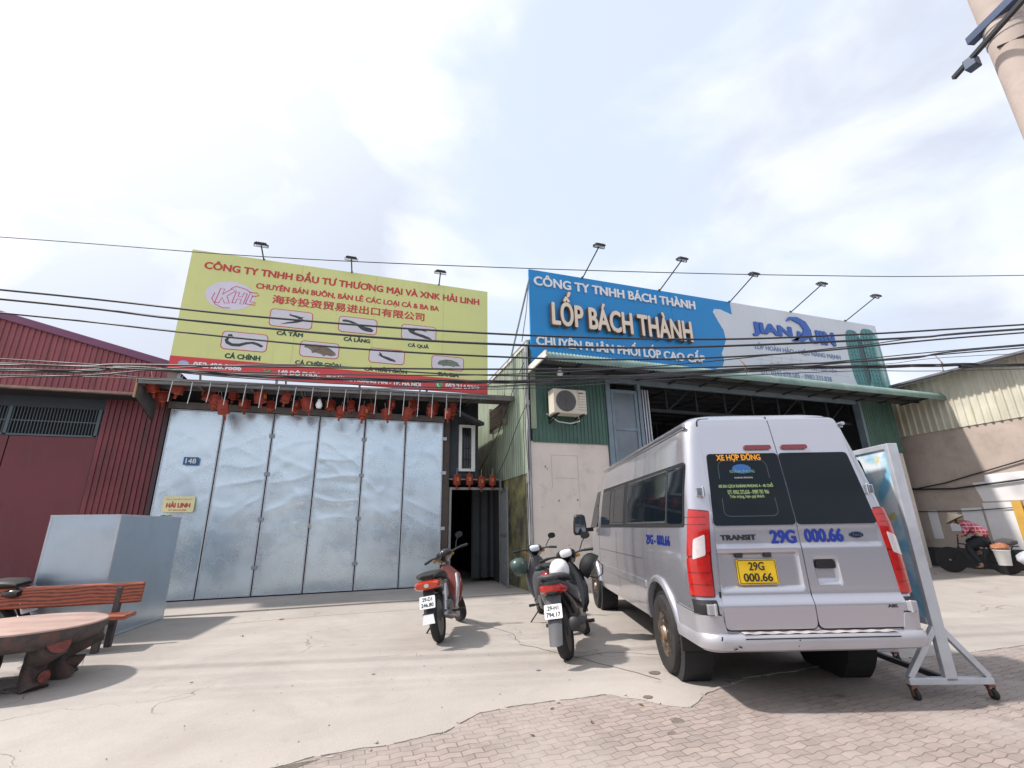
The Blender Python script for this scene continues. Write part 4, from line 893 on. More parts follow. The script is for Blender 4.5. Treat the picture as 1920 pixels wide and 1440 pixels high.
def rquad(bl, br, tr_, tl, r, n=5):
    """rounded quadrilateral"""
    P = [Vector(p) for p in (bl, br, tr_, tl)]; out_ = []
    for i in range(4):
        p, a, b = P[i], (P[i-1]-P[i]).normalized(), (P[(i+1) % 4]-P[i]).normalized()
        p0, p1 = p+a*r, p+b*r
        for q in range(n+1):
            t = q/n; x = p0*(1-t)**2+p*2*t*(1-t)+p1*t*t; out_.append((x.x, x.y))
    return out_
sm = lambda a, b, x: (lambda t: t*t*(3-2*t))(min(1, max(0, (x-a)/(b-a))))
SEAM = .03
def recess(x, z):
    def rec(x0, x1, z0, z1, d, e=.028): return -d*min(sm(x0, x0+e, x), sm(-x1, -x1+e, -x), sm(z0, z0+e, z), sm(-z1, -z1+e, -z))
    r = 0
    if x < SEAM: r = rec(-.69, -.005, .845, 1.135, .030)
    else: r = rec(.10, .31, .875, 1.075, .030)
    r += -.006*min(sm(-.70, -.685, x), sm(-.715, -.70, -x), sm(1.17, 1.185, z), sm(-1.36, -1.30, -z))
    return r
doorL = rquad((-.71,.56),(SEAM-.005,.56),(SEAM-.005,2.33),(-.625,2.30),.05)
doorR = rquad((SEAM+.005,.56),(.775,.56),(.665,2.30),(SEAM+.005,2.33),.05)
for q_ in (doorL, doorR):
    m = M(); ribbon(m, q_+[q_[0]], .026, lambda x, z: rear(x, z, .0025)); m.build('door_seal', seal, van)
dl = patch(doorL, rear, .014, -.004, 90, 44, recess).build('rear_door', silver, van, smooth=30)
dr_ = patch(doorR, rear, .014, -.004, 90, 44, recess).build('rear_door', silver, van, smooth=30)
gl = rquad((-.675,1.345),(SEAM-.006,1.345),(SEAM-.006,1.965),(-.615,1.965),.035); grr = rquad((SEAM+.006,1.345),(.715,1.345),(.655,1.965),(SEAM+.006,1.965),.035)
wl_ = patch(gl, rear, .019, .012, 24, 10).build('window', vglass, dl, smooth=30); wr_ = patch(grr, rear, .019, .012, 24, 10).build('window', vglass, dr_, smooth=30)
# faint heater frame lines and the inner opening of the glass
m = M(); ribbon(m, rquad((-.57,1.42),(-.10,1.42),(-.10,1.90),(-.53,1.90),.06)+[rquad((-.57,1.42),(-.10,1.42),(-.10,1.90),(-.53,1.90),.06)[0]], .006, lambda x, z: rear(x, z, .0205)); m.build('glass_line', mat('glass_line', (.05,.06,.07), .3, var=0), wl_)
rt_ = lambda x, z, o: rear(x, z, .021+o)
text('lettering', 'XE HỢP ĐỒNG', (-.535, -.135, 1.888, 1.985), rt_, mat('decal_orange', (.80,.33,.01), .45, var=.05), wl_, bold=0.039)
lg = mat('decal_green', (.30,.42,.18), .5, var=0)
text('lettering', 'XE DU LỊCH KHÁNH PHONG 4 - 45 CHỖ', (-.57, -.09, 1.655, 1.70), rt_, lg, wl_, bold=0.042)
text('lettering', 'ĐT: 0962 272.636 - 0989 781 966', (-.50, -.14, 1.605, 1.640), rt_, lg, wl_, bold=0.025)
text('lettering', 'Trân trọng, hẹn quý khách', (-.49, -.19, 1.565, 1.598), rt_, lg, wl_, bold=0.025)
disc(M(), -.33, 1.825, .085, .042, lambda x, z, o: rear(x, z, .0212)).build('decal', mat('decal_blue', (.02,.10,.32), .4, var=0), wl_)
text('lettering', 'KHÁNH PHONG', (-.44, -.22, 1.79, 1.822), lambda x, z, o: rear(x, z, .0225), mat('decal_teal', (.35,.6,.5), .5, var=0), wl_, bold=0.025)
text('lettering', 'KHÁNH PHONG', (-.41, -.25, 1.74, 1.757), rt_, mat('decal_grey', (.45,.47,.47), .5, var=0), wl_)
nav = mat('decal_navy', (.01,.035,.30), .4, var=.04)
rp = lambda x, z, o: rear(x, z, .0115+o)
text('lettering', '29G', (-.215, .005, 1.195, 1.305), rp, nav, dl, bold=0.055)
text('lettering', '000.66', (.075, .405, 1.20, 1.31), rp, nav, dr_, bold=0.055)
text('lettering', 'TRANSIT', (-.635, -.335, 1.228, 1.272), rp, dark_metal, dl, bold=0.042, extrude=.02, depth=.006)
text('lettering', 'ABS', (.61, .69, .70, .725), lambda x, z, o: rear(x, z, .0155+o), dark_metal, dr_, bold=0.042)
bd = disc(M(), .515, 1.255, .062, .027, lambda x, z, o: rear(x, z, .013)).build('badge', chrome, dr_)
disc(M(), .515, 1.255, .056, .022, lambda x, z, o: rear(x, z, .0145)).build('badge_field', mat('badge_navy', (.01,.02,.07), .2, var=0), bd)
text('badge_script', 'Ford', (.478, .552, 1.243, 1.268), lambda x, z, o: rear(x, z, .016+o), chrome, bd, slant=.3)
# number plate in its recess
pv = lambda x, z, o: rear(x, z, o-.010)
npl = patch(rrect(-.53,-.205,.885,1.075,.012), pv, .012, 0, 4, 4).build('number_plate', mat('plate_yellow', (.80,.52,.015), .4, var=.03), dl)
pb = mat('plate_black', (.02,.018,.012), .5, var=0)
m = M(); q = rrect(-.523,-.212,.892,1.068,.012); ribbon(m, q+[q[0]], .005, lambda x, z: pv(x, z, .0132))
m.build('plate_border', pb, npl)
text('plate_characters', '29G', (-.435, -.305, .99, 1.055), lambda x, z, o: pv(x, z, .0135+o), pb, npl, bold=0.028)
text('plate_characters', '000.66', (-.49, -.25, .905, .97), lambda x, z, o: pv(x, z, .0135+o), pb, npl, bold=0.028)
m = M()
for x in (-.50,-.26): m.add([rear(x-.03,1.105,o) for o in (-.01,)]+[rear(x+.03,1.105,-.01), rear(x+.03,1.135,.012), rear(x-.03,1.135,.012)], [(0,1,2,3)]); m.box(x-.03,x+.03,vr(1.12)-.012,vr(1.12)+.02,1.09,1.13)
m.build('plate_lamp', dark_metal, dl, bevel=.006)
hd = patch(rrect(.125,.285,.995,1.062,.02), rear, .006, -.03, 4, 4).build('handle', black_pl, dr_)
for s in (-1, 1):
    d_ = dl if s < 0 else dr_; x0, x1 = ((-.26,-.02) if s < 0 else (.08,.31))
    patch(rrect(x0, x1, 2.0, 2.04, .015), rear, .035, .0, 4, 6).build('brake_light', dark_red, d_, bevel=.006)
    for z in (1.63, .71):
        u = s*(.735 if z > 1 else .80)+.0
        m = M(); y = vr(z)-.005; m.box(u-.035,u+.035,y-.03,y+.03,z-.038,z+.038); m.tube([(u-s*.02,y-.035,z-.045),(u-s*.02,y-.035,z+.045)], .013, 8)
        m.build('hinge', chrome if z > 1 else silver_dull, van, bevel=.008)
def corner(s, q, z, o):
    """q 0..1 runs from the flat rear round the corner to the side"""
    w, r, rc = vw(z), vr(z), .11
    l0, l1, l2 = .07, rc*pi/2, .05; t = q*(l0+l1+l2)
    if t < l0: x, y, nx, ny = w-rc-l0+t, r, 0, -1
    elif t < l0+l1: a = (t-l0)/rc; x, y = w-rc+rc*sin(a), r+rc-rc*cos(a); nx, ny = sin(a), -cos(a)
    else: x, y, nx, ny = w, r+rc+(t-l0-l1), 1, 0
    return (s*(x+nx*o), y+ny*o, z)
for s in (-1, 1):
    def seg(z0, z1, q0, q1, off, nm, mt_, par):
        f = lambda q, z, o: corner(s, q, z, o)
        return patch(rquad((q0,z0),(q1,z0),(q1-.06,z1),(q0,z1),.02), f, off, -.002, 14, 12).build(nm, mt_, par, smooth=40)
    def lens(nm, mt_, par, poly, off): return patch(poly, lambda q, z, o: corner(s, q, z, o), off, -.002, 12, 10).build(nm, mt_, par, smooth=40)
    hs = lens('tail_light', dark_red, van, rquad((.10,.795),(.80,.795),(.60,1.49),(.02,1.47),.03), .012)
    lens('brake_lens', red_lens, hs, rquad((.14,.805),(.77,.805),(.73,1.09),(.12,1.13),.03), .021)
    lens('reverse_lens', clear_lens, hs, rquad((.24,1.115),(.55,1.08),(.50,1.24),(.22,1.28),.03), .023)
    lens('indicator_lens', red_lens, hs, rquad((.09,1.14),(.72,1.10),(.58,1.48),(.05,1.46),.03), .021)
    m = M()
    for zz in (.89, .98, 1.36, 1.42): ribbon(m, [(.14+.55*i/8, zz) for i in range(9)], .006, lambda q, z: corner(s, q, z, .0222))
    m.build('lens_rib', dark_red, hs)
    # dark hinge pocket under the lamp
    patch(rquad((.10,.665),(.80,.665),(.80,.775),(.10,.775),.02), lambda q, z, o: corner(s, q, z, o), .012, -.002, 6, 8).build('hinge_pocket', seal, van)
    # side windows: black band with separate panes
    F = sideS(s); zt_ = 1.905
    band = patch(rquad((.20,1.34),(4.07,1.335),(3.99,1.94),(.23,zt_),.04), F, .006, -.001, 16, 40).build('window_band', seal, van, smooth=30)
    for (a, b, z0, z1) in ((.24,.64,1.37,1.885),(.70,1.46,1.40,1.86),(1.48,2.24,1.40,1.86),(2.46,3.05,1.40,1.865),(3.08,3.30,1.40,1.865),(3.36,4.0,1.38,1.885)):
        patch(rquad((a,z0),(b,z0),(b,z1),(a,z1),.04), F, .010 if a not in (.70,3.08) else .009, .004, 12, 8).build('side_window', vglass, band, smooth=30)
    m = M()
    for (a, b, z0, z1) in ((.68,2.26,1.385,1.875),(2.44,3.32,1.385,1.88)):
        q = rquad((a,z0),(b,z0),(b,z1),(a,z1),.04); ribbon(m, q+[q[0]], .014, lambda v, z: F(v, z, .011))
    m.build('window_rubber', mat('rubber_grey', (.07,.075,.08), .6, var=0), band)
    cw = patch(rquad((4.32,1.345),(5.05,1.30),(4.55,1.92),(4.28,1.935),.03), F, .006, -.001, 12, 10).build('cab_window', vglass, van, smooth=30)
    # door seams, gutter, rubbing strip
    m = M(); ln = lambda p, w=.010: ribbon(m, p, w, lambda v, z: F(v, z, .0015))
    Z = lambda a, b, n=18: [a+(b-a)*i/n for i in range(n+1)]
    ln([(4.20, z) for z in Z(.46, 2.18)]); ln([(4.20,.46),(4.45,.46)]); ln([(5.10-max(0,z-1.2)*.72, z) for z in Z(.75, 2.05)])
    if s > 0: ln([(2.36, z) for z in Z(.48, 2.1)])
    ln([(2.92, z) for z in Z(.50, 1.30)], .006); ln([(v, 1.0) for v in Z(1.6, 4.19)], .005)
    m.build('body_seam', seal, van)
    m = M().tube([(s*(vw(2.245)+.010), v, 2.248) for v in [.26+i*.2 for i in range(20)]], .018, 6); m.tube([(s*(vw(2.22)+.004), v, 2.220) for v in [.28+i*.2 for i in range(20)]], .008, 5); m.build('roof_gutter', silver, van, smooth=40)
    m = patch(rquad((1.54,.70),(4.38,.70),(4.38,.775),(1.54,.775),.02), F, .012, -.001, 4, 30); m.build('rubbing_strip', silver, van, smooth=40)
    m = M().box(s*.80-.05 if s > 0 else s*.80-.03, s*.80+.03 if s > 0 else s*.80+.05, 1.52, 4.36, .385, .47); m.build('sill', silver_dull, van, bevel=.012)
    for y in (WR, WF):
        m = M(); R_ = .478; pts_a = [(radians(t)) for t in range(6, 172, 8)]
        vs_ = []
        for a in pts_a:
            for (dr0, ox) in ((-.022, .0), (-.022, .030), (.0, .036), (.034, .018), (.040, -.004)):
                rr2 = R_+dr0; z = .36+rr2*sin(a); vs_.append((s*(vw(max(.4, z))+ox), y+rr2*cos(a), z))
        n5 = 5; m.add(vs_, [(i*n5+j, i*n5+j+1, (i+1)*n5+j+1, (i+1)*n5+j) for i in range(len(pts_a)-1) for j in range(n5-1)]); m.build('wheel_arch', silver, van, smooth=50)
        m = M().lathe([(.45, s*.60), (.45, s*.86)], 30, (0, y, .36), 'x').lathe([(0, s*.605), (.45, s*.605)], 30, (0, y, .36), 'x'); m.build('wheel_well', dark_void, van, fix=False)
        m = M(); prof = [(.205,-.095),(.27,-.115),(.325,-.108),(RAD,-.075),(RAD+.004,-.03),(RAD+.004,.03),(RAD,.075),(.325,.108),(.27,.115),(.205,.095)]
        xc = s*.795; m.lathe(prof, 40, (xc, y, RAD+.003), 'x'); ty = m.build('wheel', rubber, van, smooth=50)
        tr2 = M()
        for k2 in range(44):
            a = 2*pi*k2/44
            for (o1, o2) in ((-.075,-.035),(.035,.075)):
                c0, s0 = cos(a), sin(a); p = [(xc+xx, y+(RAD+.006)*cos(a+d), RAD+.003+(RAD+.006)*sin(a+d)) for xx, d in ((o1,0),(o2,.02),(o2,.09),(o1,.07))]; tr2.add(p, [(0,1,2,3)])
        tr2.build('tread', mat('tread', (.03,.029,.028), .9, var=.3), ty)
        rim_m = mat('rim_rusty', (.40,.33,.27), .45, .55, var=.25, scale=10, stain=(.25,.12,.05), stain_lo=.45, stain_hi=.62, stain_scale=7)
        m = M().lathe([(.205,s*.095),(.200,s*.075),(.178,s*.045),(.150,s*.052),(.135,s*.080),(.085,s*.092),(.07,s*.085),(.055,s*.115),(0,s*.118)], 30, (xc, y, RAD+.003), 'x'); rm = m.build('rim', rim_m, ty, smooth=40)
        m = M()
        for k2 in range(5):
            a = 2*pi*k2/5+.3; m.lathe([(.0,s*.1),(.013,s*.098),(.013,s*.082)], 6, (xc, y+.108*cos(a), RAD+.108*sin(a)), 'x')
        m.build('wheel_nut', galv_dark, rm)
        m = M()
        for k2 in range(8):
            a = 2*pi*k2/8; m.lathe([(.0,s*.058),(.019,s*.058),(.019,s*.05)], 10, (xc, y+.160*cos(a), RAD+.160*sin(a)), 'x')
        m.build('rim_hole', dark_void, rm)
    m = M().box(s*.78-.10, s*.78+.10, .60, .615, .29, .45); m.build('mud_flap', black_pl, van)
# bumper: wraps the rear corners, with a step in the middle
def bring(z, grow):
    w, r = .905+grow, -.03-grow; rc = .17; p = [(-w, .60), (-w, r+rc)]
    p += [(-w+rc-rc*cos(radians(a)), r+rc-rc*sin(radians(a))) for a in range(15, 91, 15)]
    q = [(-x, y) for x, y in p[::-1]]
    return p+[(-.35, r-.012), (.35, r-.012)]+q
lv = [(.415,-.03),(.43,-.005),(.47,.004),(.515,.0),(.535,-.012)]
vs = []; n = len(bring(0, 0))
for z, g in lv: vs += [(x, y, z) for x, y in bring(z, g)]
fs = [(i*n+j, i*n+j+1, (i+1)*n+j+1, (i+1)*n+j) for i in range(len(lv)-1) for j in range(n-1)]
inn_ = [(x*.88, y+.14, .545) for x, y in bring(.54, -.02)]; o = len(vs); vs += inn_; i4 = len(lv)-1; fs += [(i4*n+j, i4*n+j+1, o+j+1, o+j) for j in range(n-1)]
inn2 = [(x*.9, y+.13, .42) for x, y in bring(.42, -.03)]; o2 = len(vs); vs += inn2; fs += [(o2+j, o2+j+1, j+1, j) for j in range(n-1)]
bp_ = M().add(vs, fs).build('rear_bumper', silver_dull, van, smooth=35)
M().sheet(lambda s, t: (-.60+1.2*s, -.030+.085*t, .5425+.004*sin(t*pi)+.003*sin(s*60)), 60, 3).build('bumper_step', mat('step_scuffed', (.40,.36,.36), .7, .1, var=.25, scale=12, stain=(.22,.19,.18), stain_lo=.6, stain_hi=.7, stain_scale=9), bp_)
for s in (-1, 1):
    f = lambda q, z, o: (lambda p: (p[0], p[1]-.03 if q < .4 else p[1], p[2]))(corner(s, q, z, o))
    patch(rquad((.0,.52),(2.2,.52),(2.2,.69),(.06,.665),.03), lambda q, z, o: corner(s, q, z, o*(1+.0*q)), .020+.0, -.005, 10, 26).build('bumper_corner', silver_dull, bp_, smooth=40)
for s in (-1, 1):
    m = M(); ribbon(m, [(.06+2.1*i/30, .668+.022*i/30) for i in range(31)], .014, lambda q, z: corner(s, q, z, .0155)); m.build('bumper_seam', seal, bp_)
M().box(-.60,.60,-.052,-.046,.508,.516).build('bumper_seam', seal, bp_)
sc_ = M()
for (x, z, a, l) in ((-.70,.44,.3,.03),(-.66,.462,-.4,.025),(-.2,.455,1.2,.05),(-.78,.50,1.4,.03)):
    ribbon(sc_, [(x,z),(x+l*.5*cos(a)+.004,z+l*.5*sin(a)),(x+l*cos(a),z+l*sin(a))], .010, lambda u, z_: (u, -.044 if abs(u) < .7 else -.036+max(0, abs(u)-.735)**2*2.2, z_))
sc_.build('scuffs', seal, bp_)
# mirrors
for s in (-1, 1):
    m = M().bar((s*.86,4.93,1.30),(s*1.04,4.90,1.29),.05,.07); m.build('mirror_arm', black_pl, van, bevel=.01)
    mh = M().loft([((s*1.10,4.94,1.20),.10,.05),((s*1.10,4.94,1.24),.125,.075),((s*1.10,4.95,1.40),.12,.08),((s*1.10,4.96,1.54),.10,.07),((s*1.10,4.96,1.565),.06,.04)], 16, 3, 'z').build('mirror', black_pl, van, smooth=50)
    M().prism(rrect(s*1.10-.095,s*1.10+.095,1.24,1.53,.03), lambda x, z: (x, 4.868, z), lambda x, z: (x, 4.88, z)).build('mirror_glass', mat('mirror_silver', (.62,.66,.70), .04, 1.0, var=0), mh)
# front end, barely seen from here
for s in (-1, 1):
    M().loft([((s*.68,5.40,.86),.14,.10),((s*.66,5.53,.86),.13,.10),((s*.62,5.585,.86),.09,.06)], 14, 3, 'y').build('headlight', clear_lens, van, smooth=50)
M().sheet(lambda s, t: (-.66+1.32*s*(1) , 4.99-t*.60+.012-.28*(2*s-1)**2*.5, 1.20+t*.74), 14, 8).build('windscreen', vglass, van, smooth=50)
M().box(-.5,.5,5.585,5.615,.62,.98).build('grille', black_pl, van, bevel=.01)
M().loft([((0,5.30,.50),.86,.12),((0,5.55,.50),.82,.13),((0,5.66,.49),.70,.10)], 20, 5, 'y').build('front_bumper', silver_dull, van, smooth=40)
# plate number on the flank
for s in (-1,):
    F = sideS(s); L0, L1 = 1.42, .55
    text('lettering', '29G - 000.66', (0, .80, 1.165, 1.265), lambda x, z, o: F(1.40-x, z, .004), nav, van, bold=0.055)
    for (v, z, l, a) in ((.62,1.28,.10,0),(1.42,1.16,.12,.1),(1.0,1.02,.16,-.15),(.45,.98,.08,-.1)):
        pass

# ------------------------------------------------------------------ motorbikes
orange = mat('bike_orange', (.20,.028,.014), .28, var=.08, coat=.6, scale=4)
bike_black = mat('bike_black', (.014,.014,.016), .25, var=.1, coat=.4)
bike_grey = mat('bike_grey', (.07,.07,.078), .5, var=.12)
seat_m = mat('bike_seat', (.02,.019,.02), .62, var=.2, scale=9)
bike_silver = mat('bike_silver', (.58,.58,.60), .3, .5, var=.06)
engine_m = mat('engine_alu', (.20,.20,.20), .5, .7, var=.25, scale=14)
plate_w = mat('plate_white', (.76,.77,.78), .45, var=.04)
def motorbike(label, loc, az, lean, steer, st):
    t = thing('motorbike', label, 'motorbike', loc, group='motorbikes parked on the forecourt', rot=(radians(-lean), 0, radians(90-az)))
    L_ = st.get('L', 1.23); R = st.get('R', .285); tw = st.get('tw', .05); sc = st['style'] == 'scooter'; bodym = st['body']; trim = st.get('trim', bodym)
    A = Vector((-.42, 0, .91)).normalized(); H = Vector((L_-.24, 0, .80)); RM = Matrix.Rotation(radians(steer), 3, A)
    stf = lambda v: RM @ (v-H)+H
    def wheel(x, xf=None):
        m = M(); pr = [(R-.075,-tw*.7),(R-.05,-tw),(R-.02,-tw*.95),(R-.004,-tw*.55),(R,0),(R-.004,tw*.55),(R-.02,tw*.95),(R-.05,tw),(R-.075,tw*.7)]
        m.lathe(pr, 36, (x,0,R), 'y')
        if xf: m.xf(xf)
        w = m.build('wheel', rubber, t, smooth=50)
        m = M().lathe([(R-.060,-tw*.72),(R-.085,-tw*.66),(R-.092,0),(R-.085,tw*.66),(R-.060,tw*.72)], 32, (x,0,R), 'y').lathe([(0,-.055),(.045,-.05),(.045,.05),(0,.055)], 16, (x,0,R), 'y')
        if sc:
            for k in range(5):
                a = 2*pi*k/5
                for d in (-.12,.12): m.bar((x+.04*cos(a),0,R+.04*sin(a)),(x+(R-.08)*cos(a+d),0,R+(R-.08)*sin(a+d)),.022,.03,(0,1,0))
        else:
            for k in range(18):
                a = 2*pi*k/18; y = .03 if k % 2 else -.03
                m.bar((x+.04*cos(a+.5),y,R+.04*sin(a+.5)),(x+(R-.085)*cos(a),0,R+(R-.085)*sin(a)),.006)
        if xf: m.xf(xf)
        m.build('rim', engine_m if not sc else bike_grey, w, smooth=40)
    wheel(0); wheel(L_, stf)
    # fork, fender, handlebar (all turn with the steering)
    m = M()
    for y in (-.075,.075): m.tube([(L_,y,R),(L_-.10,y,R+.22),(L_-.19,y,.72)], [.024,.02,.017], 8)
    m.tube([(L_-.16,0,.66),(L_-.31,0,.98)], .025, 8); m.xf(stf).build('fork', engine_m, t, smooth=40)
    def fend(s, q):
        a = radians(28+s*118); r = R+.035; e = (q-.5)*2
        return Vector((L_+r*cos(a)-.012*e*e*cos(a), e*.062, R+r*sin(a)-.03*e*e))
    m = M().sheet(lambda s, q: fend(s, q), 14, 6); m.xf(stf).build('front_fender', st.get('fender', bodym), t, smooth=50)
    hx, hz = L_-.335, st.get('hz', 1.0)
    cbl = M()
    for s in (-1, 1): cbl.tube([(hx+.02,s*.20,hz+.02),(hx+.10,s*.16,hz+.03),(hx+.15,s*.07,hz-.03),(L_-.20,s*.04,.70),(L_-.10,s*.06,R+.2)], .0055, 5)
    cbl.xf(stf).build('cables', cable_m, t, smooth=60)
    m = M().tube([(hx-.09,.35,hz+.015),(hx-.05,.22,hz+.03),(hx,.10,hz+.015),(hx+.01,0,hz+.0),(hx,-.10,hz+.015),(hx-.05,-.22,hz+.03),(hx-.09,-.35,hz+.015)], .012, 8); m.xf(stf); hb = m.build('handlebar', dark_metal, t, smooth=40)
    for s in (-1, 1):
        m = M().tube([(hx-.095,s*.36,hz+.014),(hx-.06,s*.245,hz+.028)], .019, 10).bar((hx+.03,s*.33,hz+.01),(hx+.01,s*.17,hz+.02),.014,.012); m.xf(stf).build('grip', black_pl, hb, smooth=40)
        if s in st.get('mirrors', (-1, 1)):
            m = M().tube([(hx-.02,s*.19,hz+.04),(hx+.0,s*.25,hz+.13),(hx-.03,s*.30,hz+.18)], .007, 6).loft([((hx-.035,s*.31,hz+.20),.062,.045,2.4),((hx-.02,s*.31,hz+.20),.055,.04,2.4)], 16); m.xf(stf).build('mirror', black_pl, hb, smooth=40)
    m = M().loft([((hx-.10,0,hz+.025),.05,.025),((hx-.06,0,hz+.03),.105,.055,2.6),((hx+.04,0,hz+.01),.135,.085,2.6),((hx+.12,0,hz-.03),.115,.085,2.4),((hx+.17,0,hz-.05),.07,.05)], 18); m.xf(stf); hc = m.build('handlebar_cover', st.get('cowl', bodym), t, smooth=50)
    m = M().loft([((hx-.115,0,hz+.035),.05,.03,3),((hx-.105,0,hz+.035),.075,.042,3),((hx-.075,0,hz+.045),.08,.045,3)], 16); m.xf(stf).build('instrument', st.get('dash', black_gl), hc, smooth=40)
    m = M().loft([((hx+.14,0,hz-.035),.085,.055),((hx+.185,0,hz-.045),.06,.04),((hx+.195,0,hz-.047),.02,.015)], 16); m.xf(stf).build('headlight', clear_lens, hc, smooth=40)
    for s in (-1, 1):
        m = M().loft([((hx+.10,s*.15,hz-.02),.035,.022),((hx+.15,s*.14,hz-.03),.025,.018)], 10); m.xf(stf).build('turn_signal', mat('amber_lens', (.6,.22,.02), .2, var=0), hc, smooth=40)
    if sc:
        # step-through body: tail, floor, leg shield
        m = M().loft([((-.30,0,.78),.06,.03),((-.24,0,.765),.13,.06),((-.08,0,.69),.175,.13),((.15,0,.60),.20,.19),((.36,0,.54),.195,.235),((.50,0,.49),.17,.24),((.56,0,.46),.12,.20)], 22, 2.8); body = m.build('body', bodym, t, smooth=50)
        m = M().loft([((.42,0,.285),.13,.045,4),((.55,0,.27),.15,.04,4),((.78,0,.275),.15,.04,4),((.86,0,.32),.13,.05,4)], 18); m.build('footboard', bike_grey, t, smooth=40)
        m = M().loft([((.84,0,.28),.07,.12),((.87,0,.42),.07,.20),((.90,0,.60),.065,.215),((.925,0,.76),.07,.17),((.92,0,.87),.06,.10),((.915,0,.92),.05,.06)], 20, 2.6, 'z'); m.build('leg_shield', bodym, t, smooth=50)
        m = M().loft([((1.0,0,.40),.05,.07),((1.03,0,.55),.05,.10),((1.0,0,.72),.05,.09),((.97,0,.82),.04,.05)], 14, 2.4, 'z'); m.build('front_cowl', trim, t, smooth=50)
        m = M().loft([((-.26,0,.815),.07,.02),((-.20,0,.83),.12,.035),((0,0,.825),.145,.045),((.22,0,.79),.145,.05),((.38,0,.765),.12,.05),((.47,0,.75),.07,.03)], 20, 2.8); m.build('seat', seat_m, t, smooth=50)
        m = M().tube([(-.02,.155,.83),(-.20,.14,.85),(-.31,.07,.86),(-.33,0,.86),(-.31,-.07,.86),(-.20,-.14,.85),(-.02,-.155,.83)], [.014,.02,.022,.022,.022,.02,.014], 8); m.build('grab_rail', st.get('rail', bike_grey), t, smooth=40)
        m = M().loft([((-.315,0,.735),.085,.035,3),((-.27,0,.735),.13,.05,3),((-.16,0,.715),.155,.05,3)], 18); tl = m.build('tail_light', red_lens, t, smooth=50)
        m = M().loft([((-.322,0,.70),.055,.010,3),((-.25,0,.675),.10,.014,3)], 14); m.build('light_trim', bike_black, tl, smooth=40)
        # long grey mudguard carrying the plate
        def mg(s, q):
            e = (q-.5)*2; x = -.25-.19*s-.04*s*s; z = .67-.45*s
            return (x+.02*e*e, e*(.085-.018*s), z+.012*e*e)
        M().sheet(mg, 10, 6).build('rear_mudguard', bike_grey, t, smooth=50)
        px, pz, tilt = -.345, .52, 20
        m = M().loft([((.02,.10,.34),.06,.09,3),((.18,.10,.36),.07,.12,3),((.36,.08,.36),.07,.11,3),((.45,.05,.36),.05,.08,3)], 14); m.build('engine', engine_m, t, smooth=40)
        m = M().tube([(.30,-.13,.26),(.16,-.16,.26),(.10,-.175,.29),(-.18,-.19,.36),(-.33,-.19,.385),(-.35,-.19,.39)], [.02,.03,.062,.072,.066,.03], 16); m.build('exhaust', mat('exhaust_black', (.03,.03,.032), .45, .4, var=.2), t, smooth=40)
        m = M().loft([((-.20,-.225,.385),.012,.055,2),((.08,-.225,.31),.014,.05,2)], 14); m.build('heat_shield', bike_grey, t, smooth=40)
        m = M().tube([(0,.12,R),(.02,.13,.48),(.05,.13,.62)], [.025,.032,.025], 8); m.build('shock', dark_metal, t)
    else:
        m = M().loft([((-.33,0,.755),.05,.03),((-.26,0,.74),.10,.055),((-.10,0,.705),.125,.085),((.12,0,.66),.13,.10),((.32,0,.60),.115,.12),((.50,0,.50),.085,.12),((.72,0,.48),.06,.09),((.88,0,.62),.05,.10)], 20, 2.6); m.build('body', bodym, t, smooth=50)
        m = M().loft([((.80,0,.26),.05,.08),((.83,0,.36),.05,.18),((.865,0,.52),.045,.225),((.90,0,.70),.055,.20),((.925,0,.79),.06,.11),((.92,0,.84),.05,.06)], 20, 2.4, 'z'); m.build('leg_shield', st.get('shield', bodym), t, smooth=50)
        for s in (-1, 1):
            m = M().loft([((.70,s*.12,.30),.05,.02),((.72,s*.155,.42),.075,.02),((.76,s*.175,.58),.075,.02),((.82,s*.16,.72),.05,.02)], 14, 2.6, 'z'); m.build('side_panel', trim, t, smooth=50)
        m = M().loft([((-.33,0,.79),.10,.02),((-.24,0,.81),.155,.04),((0,0,.805),.155,.05),((.22,0,.775),.135,.05),((.42,0,.735),.11,.045),((.54,0,.70),.06,.03)], 20, 2.8); m.build('seat', seat_m, t, smooth=50)
        m = M().tube([(-.05,.15,.78),(-.24,.135,.80),(-.35,.05,.81),(-.35,-.05,.81),(-.24,-.135,.80),(-.05,-.15,.78)], .013, 8); m.build('grab_rail', black_pl, t, smooth=40)
        m = M().loft([((-.395,0,.70),.135,.035,3),((-.34,0,.705),.165,.06,3),((-.22,0,.70),.15,.05,3)], 18); tl = m.build('tail_light', st.get('lens') or mat('orange_red_lens', (.42,.035,.012), .15, var=.1, coat=.6), t, smooth=50)
        m = M().loft([((-.398,0,.705),.030,.022),((-.385,0,.705),.034,.026)], 14); m.build('tail_emblem', bike_silver, tl)
        def mg(s, q):
            e = (q-.5)*2; x = -.30-.13*s-.02*s*s; z = .66-.34*s
            return (x+.02*e*e, e*(.075-.012*s), z+.01*e*e)
        M().sheet(mg, 10, 6).build('rear_mudguard', black_pl, t, smooth=50)
        m = M().prism([(-.075,.30),(.075,.30),(.06,.40),(-.06,.40)], lambda y, z: (-.475+.25*(z-.3), y, z-.01), lambda y, z: (-.465+.25*(z-.3), y, z-.01)); m.build('mud_flap', plate_w, t)
        px, pz, tilt = -.425, .52, 18
        m = M().loft([((.32,0,.33),.08,.08,3),((.45,0,.33),.11,.11,3),((.62,0,.32),.11,.09,3),((.70,0,.34),.07,.07,3),((.84,0,.36),.06,.06,3)], 16); m.build('engine', engine_m, t, smooth=40)
        m = M()
        for k in range(7): m.box(.70+k*.022,.708+k*.022,-.075,.075,.29,.43)
        m.build('cylinder_fins', engine_m, t)
